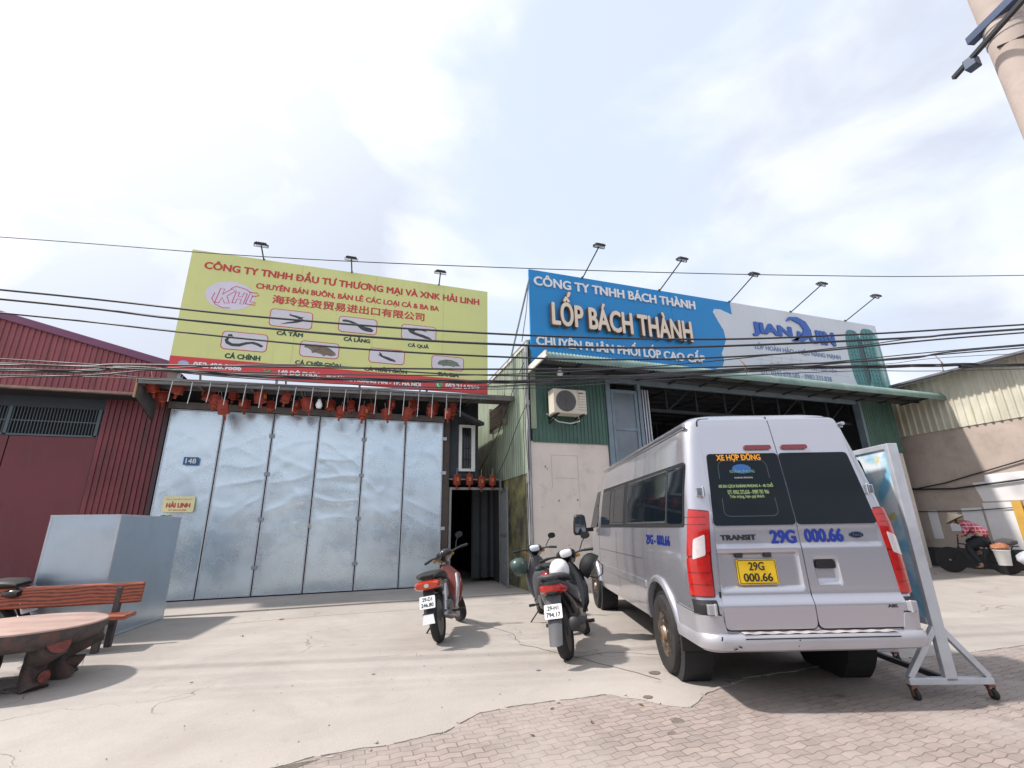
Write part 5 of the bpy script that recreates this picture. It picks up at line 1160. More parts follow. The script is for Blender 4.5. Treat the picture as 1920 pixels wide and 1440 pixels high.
        m = M().tube([(.66,-.09,.27),(.45,-.14,.22),(.20,-.16,.25),(.10,-.165,.27),(-.22,-.17,.34),(-.26,-.17,.35)], [.018,.02,.03,.048,.048,.02], 14); m.build('exhaust', mat('exhaust_steel', (.30,.30,.31), .35, .8, var=.15), t, smooth=40)
        for s in (-1, 1):
            m = M().tube([(0,s*.105,R),(.05,s*.115,.46)], .018, 8).tube([(.05,s*.115,.46),(.09,s*.12,.66)], .03, 8)
            for k in range(8): m.tube([(.012+k*.008,s*.108,R+.05+k*.022),(.016+k*.008,s*.108,R+.06+k*.022)], .03, 8)
            m.build('shock', bike_silver, t, smooth=40)
        m = M()
        for s in (-1, 1): m.bar((0,s*.09,R),(.42,s*.08,.32),.025,.045)
        m.bar((.0,.095,R+.02),(.42,.10,.34),.012,.10); m.build('swing_arm', dark_metal, t, bevel=.005)
    # plate with two lines of figures
    Rt = Matrix.Rotation(radians(tilt), 3, 'Y')
    f = lambda y, z, o: tuple(Rt @ Vector((-o, y, z))+Vector((px, 0, pz)))
    p = M().prism(rrect(-.095,.095,-.07,.07,.012), lambda y, z: f(y, z, .012), lambda y, z: f(y, z, .0)).build('number_plate', plate_w, t)
    a, b = st['plate']
    if a: text('plate_characters', a, (-.06,.06,.012,.055), lambda x, z, o: f(-x, z, .0135), pb, p, bold=0.028)
    if b: text('plate_characters', b, (-.075,.075,-.052,-.008), lambda x, z, o: f(-x, z, .0135), pb, p, bold=0.028)
    m = M().bar((.42,.11,.24),(.50,.30,.03),.018); m.bar((.50,.30,.03),(.52,.33,.028),.03,.02); m.build('side_stand', dark_metal, t)
    for s in (-1, 1):
        m = M().tube([(.40,s*.10,.28),(.42,s*.28,.28)], .014, 8).tube([(.42,s*.20,.28),(.42,s*.29,.28)], .02, 8); m.build('footrest', black_pl, t)
    for s in (-1, 1):
        if st.get('sig', 1):
            m = M().loft([((-.33,s*.13,.69),.022,.018),((-.29,s*.145,.69),.035,.025),((-.24,s*.135,.69),.03,.02)], 10); m.build('turn_signal', mat('amber_lens', (1,1,1)), t, smooth=40)
    return t
motorbike('orange red motorbike with silver side panel parked alone before the dark alley', (1.21, 6.50, 0), 22, 9, 34, dict(style='under', body=bike_black, shield=orange, trim=bike_silver, fender=orange, cowl=bike_black, dash=bike_black, plate=('29-D1', '246.80'), L=1.27, hz=.98, mirrors=(-1,), sig=0))
motorbike('black scooter with white instrument cover and red tail light beside the silver van', (2.35, 5.16, 0), 35, 8, 12, dict(style='scooter', body=bike_black, trim=bike_grey, cowl=bike_black, dash=mat('dash_white', (.72,.72,.74), .3, var=.03), rail=bike_grey, plate=('29-H1', '794.17'), L=1.27, R=.262, tw=.058, hz=.99, mirrors=(-1,), sig=0))
motorbike('dark scooter with pale dash parked behind the black one at the cream wall', (2.88, 6.66, 0), 12, 8, -4, dict(style='scooter', body=bike_grey, trim=bike_silver, cowl=bike_black, dash=mat('dash_blue_white', (.60,.66,.72), .3, var=.05), rail=bike_black, plate=('29-K1', '530.26'), L=1.25, R=.255, tw=.052, hz=1.0, mirrors=(-1,), sig=0))
motorbike('dark motorbike with black seat at the left edge behind the reddish bench', (-4.10, 8.25, 0), -68, 8, 20, dict(style='under', body=bike_grey, trim=bike_black, fender=bike_black, cowl=bike_black, plate=('', ''), L=1.25, mirrors=(), lens=bike_black, sig=0))
def helmet(label, loc, m_, rot, s=1.):
    t = thing('helmet', label, 'helmet', loc, rot=rot)
    pr = [(.128,-.02),(.135,.0),(.136,.04),(.125,.085),(.10,.125),(.06,.15),(.02,.16),(0,.161)]
    M().lathe(pr, 24, sx=1.12*s, sy=s).build('shell', m_, t, smooth=50)
    M().lathe([(.137,-.022),(.141,-.012),(.137,.0)], 24, sx=1.12*s, sy=s).build('rim', black_pl, t, smooth=50)
    M().lathe([(.126,-.018),(.11,.06),(0,.10)], 18, sx=1.12*s, sy=s).build('lining', seat_m, t, smooth=50)
    M().loft([((.13,0,.0),.09,.012),((.20,0,-.02),.06,.008)], 14).build('peak', m_, t, smooth=50)
    m = M().tube([(.02,.125,-.01),(.03,.09,-.12),(.03,0,-.16),(.03,-.09,-.12),(.02,-.125,-.01)], .008, 6); m.build('strap', black_pl, t)
    return t
def at_bike(loc, az, lean, p):
    Mx = Matrix.Translation(loc) @ Matrix.Rotation(radians(90-az), 4, 'Z') @ Matrix.Rotation(radians(-lean), 4, 'X'); return tuple(Mx @ Vector(p))
helmet('white helmet resting on the seat of the black scooter', at_bike((2.35,5.16,0),35,8,(.30,.0,.84)), mat('helmet_white', (.80,.80,.80), .3, var=.04), (0, radians(-10), radians(60)), .88)
helmet('dark green helmet hung from the left grip of the rear scooter', at_bike((2.88,6.66,0),12,8,(.80,.33,.80)), mat('helmet_green', (.05,.085,.075), .35, var=.1), (radians(70), radians(10), radians(20)))
helmet('black helmet hung on the front of the black scooter', at_bike((2.35,5.16,0),35,8,(.98,-.30,.82)), mat('helmet_black', (.014,.014,.016), .75, var=.25), (radians(-60), radians(15), radians(70)), 1.15)

# ------------------------------------------------------------------ steel cabinet, bench and table
cab = thing('steel_cabinet', 'large galvanised sheet steel cabinet standing before the folding gate', 'cabinet', (-3.36, 9.20, 0), radians(-7.4))
gc = mat('cabinet_sheet', (.50,.58,.66), .34, .9, var=.08, scale=1.6, stain=(.44,.52,.60), stain_lo=.5, stain_hi=.7, bump=.05, bscale=260)
def face(ax, s, y0, y1, x, sgn, h=1.62):
    pass
hw, hd = .425, .90
def wav(a, b, c): return .012*noise.noise((a*1.3, b*1.3, c))
m = M().sheet(lambda s, t: (-hw+2*hw*s, -hd+wav(s*2, t*2, 1)*min(1, min(s,1-s)*8)*min(1, min(t,1-t)*8), 1.62*t), 16, 20)
m.sheet(lambda s, t: (hw+wav(s*2, t*2, 4)*min(1, min(s,1-s)*8)*min(1, min(t,1-t)*8), -hd+2*hd*s, 1.62*t), 16, 20)
x0, x1 = -hw, hw
m.sheet(lambda s, t: (x0, hd-2*hd*s, 1.62*t), 1, 1).sheet(lambda s, t: (x1+(x0-x1)*s, hd, 1.62*t), 1, 1).sheet(lambda s, t: (x0+(x1-x0)*s, -hd+2*hd*t, 1.62), 1, 1)
m.build('body', gc, cab, smooth=30, fix=False)
m = M()
for x in (x0+.012, x1-.012):
    for y in (-hd+.012, hd-.012): m.bar((x,y,0),(x,y,1.62),.028)
m.bar((x0,-hd,1.622),(x1,-hd,1.622),.022).bar((x1,-hd,1.622),(x1,hd,1.622),.022).bar((x0,-hd,.02),(x1,-hd,.02),.022).bar((x1,-hd,.02),(x1,hd,.02),.022); m.build('edge_frame', steel_pale, cab)
lf_ = M(); 
for k in range(7): a = k*.9; lf_.tube([(0,0,0),(.05*cos(a),.05*sin(a),.025),(.10*cos(a),.10*sin(a),.012)], [.006,.012,.002], 5)
tag(lf_.build('plant_sprig', mat('sprig_green', (.10,.13,.05), .7, var=.3), loc=(-3.0, 9.85, 1.635)), 'little green sprig lying on top of the steel cabinet', 'plant')

def wood_mat():
    m, ns, L, b = node_mat('painted_wood_grain'); tcn = ns.new('ShaderNodeTexCoord'); mp_ = ns.new('ShaderNodeMapping'); L(tcn.outputs['Object'], mp_.inputs[0]); mp_.inputs['Scale'].default_value = (1.6, 5, 5)
    wv = ns.new('ShaderNodeTexWave'); wv.bands_direction = 'Z'; wv.inputs['Scale'].default_value = 1.6; wv.inputs['Distortion'].default_value = 7; wv.inputs['Detail'].default_value = 4; wv.inputs['Detail Scale'].default_value = .8; L(mp_.outputs[0], wv.inputs['Vector'])
    c = mixc(ns, L, rng(ns, L, wv.outputs['Fac'], .15, .75), (.12,.028,.016), (.36,.095,.045)); f = nz(ns, L, mp_.outputs[0], 7, 6); c = mixc(ns, L, rng(ns, L, f, .45, .75, 0, .5), c, (.40,.13,.075))
    L(c, b.inputs['Base Color']); b.inputs['Roughness'].default_value = .42
    return m
wood = wood_mat(); leg_m = mat('bench_leg_dark', (.075,.06,.06), .75, var=.35, scale=12, bump=.3, bscale=40)
bn = thing('bench', 'reddish wood grained concrete bench with dark legs behind the round table', 'bench', (-3.4, 7.95, 0))
M().box(-.95,.88,-.03,.03,.50,.75).xf(lambda v: Vector((v.x, v.y+(v.z-.45)*.12, v.z))).build('backrest', wood, bn, bevel=.018)
M().box(-.95,.88,-.42,-.06,.355,.405).build('seat', wood, bn, bevel=.015)
for x in (-.72,.62):
    m = M().bar((x,-.02,.0),(x,.03,.70),.07,.09).bar((x,-.36,.0),(x,-.34,.355),.075,.08).bar((x,-.40,.32),(x,.02,.32),.07,.07); m.build('leg', leg_m, bn, bevel=.012)
tb = thing('round_table', 'round concrete table with pink top and tree stump legs in the left foreground', 'table', (-2.97, 6.36, 0))
bark = mat('bark_paint', (.075,.06,.058), .8, var=.45, scale=8, stain=(.14,.055,.04), stain_lo=.55, stain_hi=.72, bump=.6, bscale=18, stain_scale=4)
ring_m = mat('stump_red', (.17,.042,.032), .7, var=.4, scale=22)
RT = .66
M().lathe([(0,.54),(RT-.02,.54),(RT,.533),(RT+.004,.52)], 48).build('top', mat('table_top_pink', (.43,.295,.25), .55, var=.12, scale=3, stain=(.34,.22,.18), stain_lo=.5, stain_hi=.7, stain_scale=5), tb, smooth=30)
m = M().lathe([(RT+.004,.52),(RT,.47),(RT-.03,.40),(RT-.10,.36),(RT-.24,.34),(0,.34)], 48); m.xf(lambda v: Vector((v.x, v.y, v.z))*1 + Vector((v.x, v.y, 0))*(.035*noise.noise((v.x*5, v.y*5, v.z*9)))); m.build('apron', bark, tb, smooth=50)
for k in range(6):
    a = radians(-98+60*k); d = Vector((cos(a), sin(a), 0)); n_ = Vector((-sin(a), cos(a), 0))
    m = M().tube([d*.42+Vector((0,0,.46)), d*.40+Vector((0,0,.30)), d*.33+Vector((0,0,.16)), d*.42+Vector((0,0,.0))], [.13,.10,.085,.11], 12); m.tube([d*.60+Vector((0,0,.40)), d*.36+Vector((0,0,.26))], [.115,.10], 12); m.tube([d*.50+Vector((0,0,.12)), d*.34+Vector((0,0,.16))], [.06,.06], 10)
    m.xf(lambda v: v*(1+.09*noise.noise((v.x*7, v.y*7, v.z*7)))); lg_ = m.build('leg', bark, tb, smooth=60)
    m = M(); 
    for c_, r_ in ((d*.615+Vector((0,0,.405)), .098), (d*.515+Vector((0,0,.12)), .05)):
        up = Vector((0,0,1)); dd = (d*.2+Vector((0,0,.1))).normalized() if r_ > .06 else d; a1 = dd.cross(n_).normalized()
        m.add([c_+(n_*cos(2*pi*i/16)+a1*sin(2*pi*i/16))*r_+dd*.012 for i in range(16)]+[c_+dd*.016], [(i, (i+1)%16, 16) for i in range(16)])
    m.build('cut_branch', ring_m, lg_)

# ------------------------------------------------------------------ wheeled sign stand beside the van
ss = thing('sign_stand', 'wheeled steel sign stand with narrow banner beside the silver van', 'sign stand', (4.66, 2.93, 0), radians(-20.4))
sp_ = mat('stand_paint', (.53,.56,.61), .45, .4, var=.12, scale=6, stain=(.30,.22,.17), stain_lo=.66, stain_hi=.74, stain_scale=6)
LB = 1.0
for y in (0, LB):
    m = M().box(-.040,.052,y-.025,y+.025,.13,2.04); m.build('upright', sp_, ss, bevel=.005)
    m = M().bar((-.33,y,.13),(.33,y,.13),.05,.05); m.build('foot_bar', sp_, ss, bevel=.005)
    for s in (-1, 1):
        m = M().bar((s*.31,y,.155),(s*.02,y,.52),.045,.045); m.build('brace', sp_, ss, bevel=.005)
        m = M().box(s*.30-.025,s*.30+.025,y-.025,y+.025,.085,.105); m.bar((s*.30-.022,y,.1),(s*.30-.022,y-.02,.03),.006,.03); m.bar((s*.30+.022,y,.1),(s*.30+.022,y-.02,.03),.006,.03); cst = m.build('caster', mat('caster_rust', (.20,.10,.07), .6, .4, var=.4, scale=20), ss)
        M().lathe([(0,-.016),(.034,-.016),(.038,-.008),(.038,.008),(.034,.016),(0,.016)], 18, (s*.30, y-.02, .038), 'x').build('wheel', rubber, cst, smooth=40)
m = M().bar((0,.03,.13),(0,LB-.03,.13),.04,.04); m.build('long_bar', mat('stand_dark', (.045,.048,.055), .5, .3, var=.2), ss)
fr2 = M().box(-.045,.065,.025,LB-.025,1.99,2.04).box(-.045,.065,.025,LB-.025,.53,.58); fr2.build('frame_rail', sp_, ss, bevel=.005)
def banner_mat():
    m, ns, L, b = node_mat('banner_print'); tcn = ns.new('ShaderNodeTexCoord'); P = tcn.outputs['Object']
    a = nz(ns, L, P, 2.2, 4, .5, 1.5); c = mixc(ns, L, rng(ns, L, a, .42, .58), (.22,.52,.72), (.74,.79,.82)); b2 = nz(ns, L, P, 4.1, 3); c = mixc(ns, L, rng(ns, L, b2, .60, .66), c, (.66,.58,.25)); L(c, b.inputs['Base Color']); b.inputs['Roughness'].default_value = .35
    return m
M().box(-.030,.05,.026,LB-.026,.581,1.989).build('banner', banner_mat(), ss)

# ------------------------------------------------------------------ person riding a bicycle past the pale warehouse
PX, PY, PA = 15.6, 8.38, -20
bk = thing('bicycle', 'old dark bicycle loaded at the back and ridden past the pale warehouse', 'bicycle', (PX, PY, 0), radians(90-PA))
def bw(x):
    m = M().lathe([(.29,-.018),(.315,-.02),(.325,0),(.315,.02),(.29,.018)], 32, (x,0,.325), 'y'); w = m.build('wheel', rubber, bk, smooth=50)
    m = M()
    for k in range(12): a = 2*pi*k/12; m.bar((x,0,.325),(x+.295*cos(a),0,.325+.295*sin(a)),.003)
    m.lathe([(.285,-.012),(.295,-.012),(.295,.012),(.285,.012)], 32, (x,0,.325), 'y').lathe([(0,-.04),(.025,-.04),(.025,.04),(0,.04)], 10, (x,0,.325), 'y'); m.build('rim', bike_silver, w)
bw(-.48); bw(.55)
m = M()
for a, b in (((-.48,.05,.325),(-.08,.0,.28)),((-.48,-.05,.325),(-.08,0,.28)),((-.08,0,.28),(-.20,0,.76)),((-.20,0,.70),(-.48,.05,.325)),((-.20,0,.70),(-.48,-.05,.325)),((-.08,0,.28),(.34,0,.66)),((-.18,0,.66),(.33,0,.74)),((.33,0,.66),(.55,.05,.325)),((.33,0,.66),(.55,-.05,.325)),((.33,0,.64),(.29,0,.90))): m.tube([a, b], .016, 7)
m.build('frame', dark_metal, bk)
M().tube([(.14,.28,.92),(.25,.18,.96),(.29,0,.92),(.25,-.18,.96),(.14,-.28,.92)], .012, 7).build('handlebar', dark_metal, bk)
M().loft([((-.33,0,.79),.09,.03),((-.22,0,.80),.08,.04),((-.05,0,.80),.02,.02)], 12).build('saddle', seat_m, bk, smooth=50)
M().tube([(-.80,.08,.68),(-.25,.07,.68)], .01, 5).tube([(-.80,-.08,.68),(-.25,-.07,.68)], .01, 5).tube([(-.70,.08,.68),(-.48,.05,.33)], .01, 5).tube([(-.70,-.08,.68),(-.48,-.05,.33)], .01, 5).bar((-.8,-.08,.68),(-.8,.08,.68),.02).build('carrier', dark_metal, bk)
M().tube([(-.14,.12,.28),(-.02,.12,.28)], .012, 6).bar((-.08,.10,.13),(-.08,.18,.13),.09,.02).bar((-.08,-.18,.43),(-.08,-.10,.43),.09,.02).tube([(-.08,.1,.28),(-.08,.1,.13)], .01, 6).tube([(-.08,-.1,.28),(-.08,-.1,.43)], .01, 6).build('pedals', dark_metal, bk)
pr_ = thing('person', 'person in plaid red shirt, dark trousers and conical hat riding the bicycle', 'person', (PX, PY, 0), radians(90-PA))
def skin(name, verts, edges, radii, m_, parent, root=0, sub=2):
    me = bpy.data.meshes.new(name); me.from_pydata(verts, edges, []); o = bpy.data.objects.new(name, me); COL.objects.link(o)
    md = o.modifiers.new('skin', 'SKIN'); md.use_smooth_shade = True
    for i, r in enumerate(radii): sv = me.skin_vertices[0].data[i]; sv.radius = (r, r) if not isinstance(r, tuple) else r; sv.use_root = (i == root)
    s = o.modifiers.new('sub', 'SUBSURF'); s.levels = sub; s.render_levels = sub
    bpy.context.view_layer.update(); dg = bpy.context.evaluated_depsgraph_get(); me2 = bpy.data.meshes.new_from_object(o.evaluated_get(dg)); bpy.data.objects.remove(o)
    me2.materials.clear(); me2.materials.append(m_)
    for p in me2.polygons: p.use_smooth = True
    o = bpy.data.objects.new(name, me2); COL.objects.link(o); o.parent = parent; return o
skin_m = mat('skin', (.36,.20,.13), .55, var=.08)
V = [(-.24,0,.88),(-.15,0,1.06),(.0,0,1.22),(.10,0,1.27),(.17,0,1.29),(.25,0,1.31),(.31,0,1.35)]
E_ = [(i, i+1) for i in range(6)]; RD = [.13,.13,.145,.07,.055,.085,.075]
for s in (-1, 1):
    o = len(V); V += [(.03,s*.17,1.22),(.06,s*.26,1.05),(.14,s*.27,.965),(.19,s*.27,.945)]; E_ += [(2,o),(o,o+1),(o+1,o+2),(o+2,o+3)]; RD += [.07,.045,.035,.03]
    o = len(V); pz = .15 if s > 0 else .45; V += [(-.18,s*.10,.80),(.14,s*.11,.66 if s > 0 else .80),(-.06,s*.13,.20+pz-.15),(.02,s*.13,.145+pz-.15),(.10,s*.13,.135+pz-.15)]; E_ += [(0,o),(o,o+1),(o+1,o+2),(o+2,o+3),(o+3,o+4)]; RD += [.10,.075,.045,.04,.03]
for s in (-1, 1):            # five fingers of each hand, closed round the grip
    for k in range(5):
        o = len(V); y = s*(.235+.018*k) if k else s*.225; b0 = 13 if False else None
        src_ = 10 if s < 0 else 19
        V += [(.215,y,.96-.003*k),(.205,y,.925)]; E_ += [(src_,o),(o,o+1)]; RD += [.011,.009]
bod = skin('body', V, E_, RD, skin_m, pr_)
def plaid():
    m, ns, L, b = node_mat('plaid_shirt'); tcn = ns.new('ShaderNodeTexCoord'); sp = ns.new('ShaderNodeSeparateXYZ'); L(tcn.outputs['Object'], sp.inputs[0])
    w = lambda o_, k: rng(ns, L, mth(ns, L, 'PINGPONG', mth(ns, L, 'ADD', o_, 5.), k), k*.72, k*.86)
    c = mixc(ns, L, w(sp.outputs['Z'], .045), (.33,.035,.07), (.56,.34,.38)); c = mixc(ns, L, w(mth(ns, L, 'ADD', sp.outputs['Y'], mth(ns, L, 'MULTIPLY', sp.outputs['X'], .7)), .045), c, (.52,.30,.34)); L(c, b.inputs['Base Color']); b.inputs['Roughness'].default_value = .85; return m
SV = [(-.27,0,.87),(-.16,0,1.06),(.0,0,1.22),(.10,0,1.27)]; SE = [(0,1),(1,2),(2,3)]; SR = [.175,.17,.18,.085]
TV = [(-.22,0,.86)]; TE = []; TR = [.155]
for s in (-1, 1):
    o = len(SV); SV += [(.03,s*.18,1.22),(.06,s*.265,1.05),(.13,s*.27,.98)]; SE += [(2,o),(o,o+1),(o+1,o+2)]; SR += [.095,.065,.055]
    o = len(TV); dz = 0 if s > 0 else .30; TV += [(-.17,s*.105,.80),(.14,s*.115,.66+(.14 if s < 0 else 0)),(-.05,s*.13,.24+dz)]; TE += [(0,o),(o,o+1),(o+1,o+2)]; TR += [.13,.095,.065]
skin('shirt', SV, SE, SR, plaid(), pr_); skin('trousers', TV, TE, TR, mat('trousers_dark', (.02,.024,.032), .85, var=.2), pr_)
for s in (-1, 1):
    dz = 0 if s > 0 else .30
    M().loft([((-.06,s*.13,.15+dz),.035,.03),((.02,s*.13,.145+dz),.045,.03),((.13,s*.13,.14+dz),.035,.02)], 12).build('sandal', black_pl, pr_, smooth=50)
Rh = Matrix.Rotation(radians(28), 3, 'Y')
hat_m = mat('palm_leaf', (.58,.50,.34), .75, var=.12, scale=12)
M().lathe([(.235,-.06),(.23,-.055),(.12,.04),(.02,.125),(0,.13)], 28).xf(lambda v: Rh @ v + Vector((.27,0,1.40))).build('conical_hat', hat_m, pr_, smooth=50)
M().lathe([(.225,-.062),(.115,.03),(0,.11)], 24).xf(lambda v: Rh @ v + Vector((.27,0,1.395))).build('hat_lining', mat('hat_lining_dark', (.12,.05,.10), .8, var=.2), pr_, smooth=50)
M().loft([((.33,0,1.30),.05,.055),((.37,0,1.285),.03,.045),((.375,0,1.28),.012,.02)], 12).build('face_mask', mat('mask_cloth', (.14,.10,.18), .8, var=.2), pr_, smooth=50)
M().loft([((.20,0,1.30),.085,.09),((.24,0,1.36),.09,.08),((.28,0,1.41),.06,.05)], 14).build('hair', mat('hair', (.012,.010,.010), .6, var=.2), pr_, smooth=50)
m = M()
for s in (-1, 1): m.lathe([(0,-.012),(.012,-.006),(.014,0),(.012,.006),(0,.012)], 8, (.378,s*.03,1.335))
m.build('eye', mat('eye_dark', (.03,.02,.02), .2, var=0), pr_)
def onbike(p): return tuple(Matrix.Translation((PX,PY,0)) @ Matrix.Rotation(radians(90-PA), 4, 'Z') @ Vector(p))
bu = thing('bucket', 'white plastic bucket hung on the side of the bicycle carrier', 'bucket', onbike((-.50,.25,.18)))
M().lathe([(0,.06),(.12,.06),(.125,.07),(.16,.40),(.17,.41),(.17,.43),(.157,.43),(.15,.41),(.115,.08),(0,.08)], 26).build('tub', mat('bucket_white', (.66,.66,.64), .4, var=.06), bu, smooth=40)
M().tube([(.17*cos(a), .03, .41+.12*sin(a)*0+.10*sin(a)) for a in [pi*i/10 for i in range(11)]], .006, 6).build('bail', galv_dark, bu)
def sack(name, label, p, r, m_, sq):
    m = M().loft([((0,0,0),r*.6,r*.6),((0,0,r*.35*sq),r,r*.95),((0,0,r*.9*sq),r*.95,r),((0,0,r*1.3*sq),r*.6,r*.55),((0,0,r*1.42*sq),r*.2,r*.2)], 16, 2.4, 'z')
    m.xf(lambda v: v*(1+.16*noise.noise((v.x*8, v.y*8, v.z*8))))
    return tag(m.build(name, m_, smooth=60, loc=onbike(p)), label, 'bag')
sack('goods_bag', 'orange brown bag of goods heaped over the white bucket', (-.50,.22,.60), .17, mat('bag_orange', (.40,.16,.08), .7, var=.4, scale=16), .7)
sack('goods_bag', 'dark grey sack lying across the bicycle carrier', (-.58,-.02,.70), .22, mat('bag_dark', (.07,.065,.07), .8, var=.4, scale=12), .55)
sack('goods_bag', 'pale plastic bag hanging at the rear end of the bicycle carrier', (-.92,.20,.28), .19, mat('bag_pale', (.50,.53,.58), .4, var=.3, scale=10), 1.1)

# ------------------------------------------------------------------ utility pole and cables
po = thing('utility_pole', 'concrete utility pole with dark crossarms at the top right corner', 'utility pole', (5.80, 1.62, 0))
pc = mat('pole_concrete', (.42,.35,.31), .85, var=.12, scale=3, stain=(.33,.29,.27), stain_lo=.55, stain_hi=.72, bump=.1, bscale=20)
M().lathe([(.21,0),(.135,9.2),(0,9.2)], 28).build('shaft', pc, po, smooth=40)
CAMD = Vector((sin(radians(52)), cos(radians(52)), 0)); 
arm_d = Vector((.80,.60,.0)).normalized()
m = M().bar((-.07,.24,6.1), (-.24,-.42,6.1), .08, .09); m.build('crossarm', mat('crossarm_blue', (.05,.07,.13), .5, .3, var=.2), po, bevel=.006)
m = M().bar((-.13,.42,5.8), (-.50,-.42,5.8), .04, .04); lo = m.build('thin_arm', dark_metal, po)
m = M().box(-.05,.05,-.05,.05,-.07,.05); m.xf(lambda v: v+Vector((-.19,.24,5.77))); m.build('insulator', mat('insulator_blue', (.02,.05,.10), .35, var=0), po, bevel=.01)
m = M()
for z in (6.0,5.95,5.88): m.lathe([(.162,z-.012),(.17,z),(.162,z+.012)], 24)
m.build('strap_bands', mat('band_steel', (.42,.40,.39), .4, .6, var=.2), po, smooth=40)
M().tube([(-.17,.05,5.75),(-.12,-.14,5.7),(.05,-.18,5.65),(.16,-.08,5.62),(.7,.2,5.5)], .012, 6).build('stay_wire', cable_m, po)
def smooth_pts(P, n=6):
    P = [Vector(p) for p in P]; out_ = []
    for i in range(len(P)-1):
        p0, p1, p2, p3 = P[max(i-1,0)], P[i], P[i+1], P[min(i+2,len(P)-1)]
        for k in range(n):
            t = k/n; out_.append(.5*((2*p1)+(p2-p0)*t+(2*p0-5*p1+4*p2-p3)*t*t+(3*p1-p0-3*p2+p3)*t**3))
    return out_+[P[-1]]
CAB = [
 ('thin wire crossing the sky above both billboards', .0085, [(-12,9.0,5.5),(-4.65,7.16,5.14),(-1.34,6.33,4.95),(2.14,5.46,4.88),(6.12,4.47,4.89),(9.74,3.57,5.0),(20,1.0,5.5)]),
 ('uppermost thick cable sagging across the yellow billboard', .017, [(-12,9.0,5.0),(-4.44,7.11,4.37),(-1.36,6.34,4.06),(1.59,5.60,3.87),(4.37,4.91,3.83),(6.71,4.32,3.94),(9.43,3.64,4.15),(20,1.0,5.0)]),
 ('second thick cable sagging across the yellow billboard', .017, [(-12,9.0,4.9),(-4.41,7.1,4.24),(-2.31,6.58,4.01),(-.41,6.1,3.83),(1.59,5.6,3.72),(3.98,5.0,3.70),(7.51,4.12,3.90),(9.4,3.65,4.08),(20,1.0,4.95)]),
 ('third thick cable crossing the fish pictures', .017, [(-12,9.0,4.75),(-4.35,7.09,4.05),(-2.28,6.57,3.83),(-.4,6.1,3.65),(1.59,5.6,3.54),(3.6,5.1,3.52),(5.86,4.53,3.65),(9.38,3.66,4.02),(20,1.0,4.9)]),
 ('cable running level along the red band then rising to the right', .014, [(-12,9.0,3.55),(-4.16,7.04,3.36),(-2.75,6.69,3.38),(-.5,6.12,3.36),(1.59,5.6,3.36),(3.95,5.01,3.40),(5.44,4.64,3.46),(7.42,4.14,3.58),(9.3,3.67,3.81),(20,1.0,4.7)]),
 ('thick bundled cable hanging lowest in front of the green awning', .022, [(-12,9.05,3.5),(-4.15,7.07,3.30),(-2.75,6.71,3.34),(-1.25,6.33,3.25),(.82,5.82,3.20),(2.03,5.51,3.20),(3.94,5.04,3.31),(5.43,4.66,3.42),(6.99,4.27,3.46),(8.45,3.91,3.51),(9.19,3.72,3.51),(20,1.0,4.0)]),
 ('slack cable dipping below the red band at the left', .012, [(-12,9.1,3.9),(-4.3,7.1,3.45),(-2.8,6.74,3.36),(-1.6,6.44,3.24),(.2,5.99,3.14),(1.7,5.62,3.14),(3.9,5.07,3.34),(6.2,4.5,3.52),(9.3,3.72,3.84),(20,1.0,4.8)]),
 ('cable climbing from the left gutter to cross behind the bundle', .012, [(-12,9.1,2.9),(-4.3,7.08,3.19),(-3.2,6.82,3.24),(-2.0,6.52,3.36),(-.6,6.17,3.40),(1.0,5.77,3.30),(3.0,5.27,3.28),(5.0,4.77,3.36),(8.0,4.02,3.66),(20,1.0,4.75)]),
 ('thin slack wire just under the bundled cable', .008, [(-12,9.1,3.3),(-4.2,7.1,3.25),(-1.8,6.5,3.17),(.6,5.9,3.10),(2.2,5.5,3.12),(4.2,5.0,3.27),(6.6,4.4,3.40),(9.2,3.76,3.46),(20,1.0,3.9)]),
 ('thin wire just above the bundled cable at the right', .009, [(-12,9.1,3.8),(-4.2,7.1,3.40),(-1.0,6.3,3.30),(1.6,5.65,3.30),(4.0,5.05,3.46),(6.7,4.38,3.78),(9.3,3.74,4.08),(20,1.0,4.9)]),
 ('thin wire sagging deepest in front of the eave lanterns', .007, [(-12,9.1,3.6),(-4.2,7.1,3.34),(-2.4,6.6,3.20),(-.6,6.2,3.12),(1.0,5.8,3.09),(2.3,5.48,3.17),(4.4,4.95,3.32),(7.0,4.3,3.50),(9.3,3.72,3.70),(20,1.0,4.2)]),
]
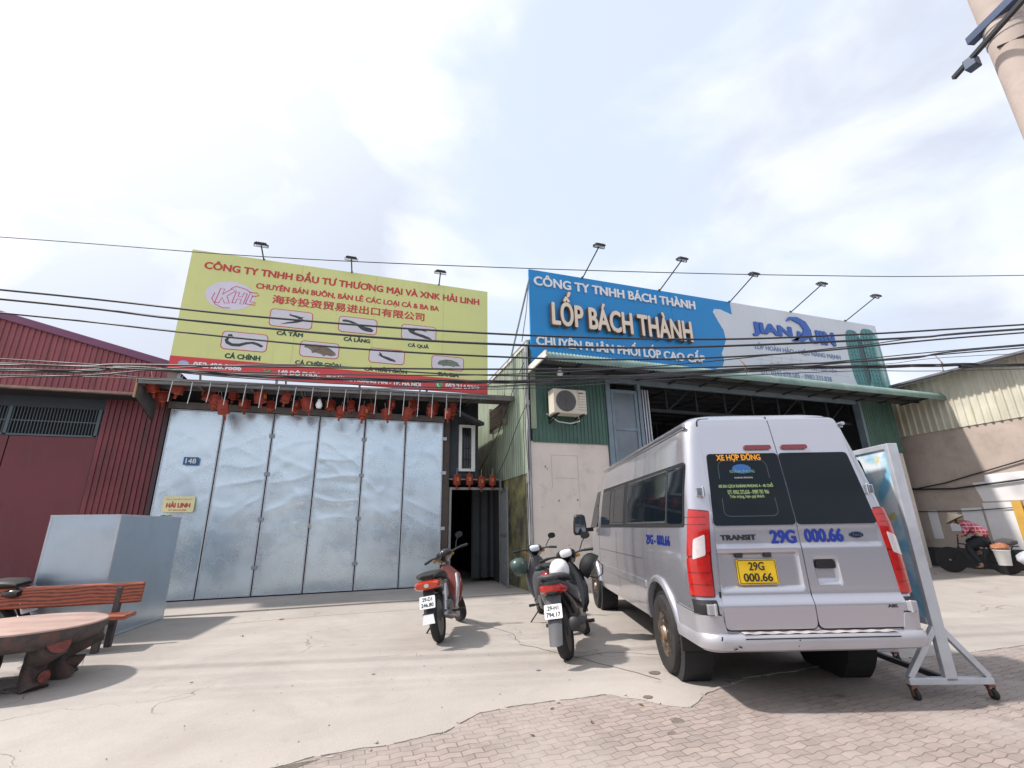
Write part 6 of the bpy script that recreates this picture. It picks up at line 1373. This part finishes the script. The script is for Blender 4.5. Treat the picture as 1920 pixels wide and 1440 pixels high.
FAR = (1.0, 1.08, .93, 1.16, .86, 1.0, 1.12, .90, 1.05, .82, 1.2)
for (lb, r, P), g_ in zip(CAB, FAR):
    q = [Vector((p.x*g_, p.y*g_, 1.368+(p.z-1.368)*g_)) for p in smooth_pts(P, 8)]      # the lines hang at different depths over the street
    if r > .02:
        m = M()
        for k in range(3): m.tube([p+Vector((0, .016*cos(i*.5+k*2.1), .016*sin(i*.5+k*2.1))) for i, p in enumerate(q)], r*.5, 6)
    else: m = M().tube(q, r*(.85 if r > .0145 else .72), 6)
    tag(m.build('overhead_cable', cable_m, smooth=60), lb, 'cable', 'overhead cables along the street')
m = M()
for (x, y, z) in ((5.0,4.77,3.42),(7.9,4.05,3.52)):
    m.tube([(x,y,z+.12),(x+.03,y-.03,z+.02),(x+.08,y,z-.10)], .006, 5).tube([(x+.03,y,z+.10),(x+.10,y-.02,z-.02)], .006, 5)
tag(m.build('cable_tie', mat('tie_tan', (.42,.27,.17), .7, var=0)), 'tan tie wires twisted round the bundled cable', 'cable tie')
# guy wire and gooseneck wires by the alley
tag(M().tube([(3.93,9.95,7.6),(3.72,9.7,6.4),(3.55,9.6,5.55)], .011, 6).build('guy_wire', cable_m), 'thin stay wire dropping from the left corner of the blue billboard', 'wire')
al = thing('alley_wires', 'tangle of thin black wires hanging down the pipe at the alley corner', 'wires', (3.70, 9.86, 0))
for k, (x, w) in enumerate(((0,.05),(.05,.07),(-.04,.04),(.08,.05))):
    M().tube([(x+w*noise.noise((z*1.3, k*3.1, 0)), .02*k, z) for z in [5.4-i*.25 for i in range(20)]], .007, 5).build('wire', cable_m, al, smooth=60)
for (P, lb) in (([(3.78,9.97,5.3),(3.74,10.9,4.7),(3.70,12.2,3.75),(3.5,13.4,2.9)], 'black wire slanting down the pale green alley wall'), ([(3.74,9.9,4.1),(3.70,10.5,3.7),(3.66,11.2,3.1),(3.6,11.9,2.62)], 'lower black wire slanting to the alley doorway')):
    tag(M().tube(smooth_pts(P, 5), .009, 5).build('service_wire', cable_m), lb, 'wire')
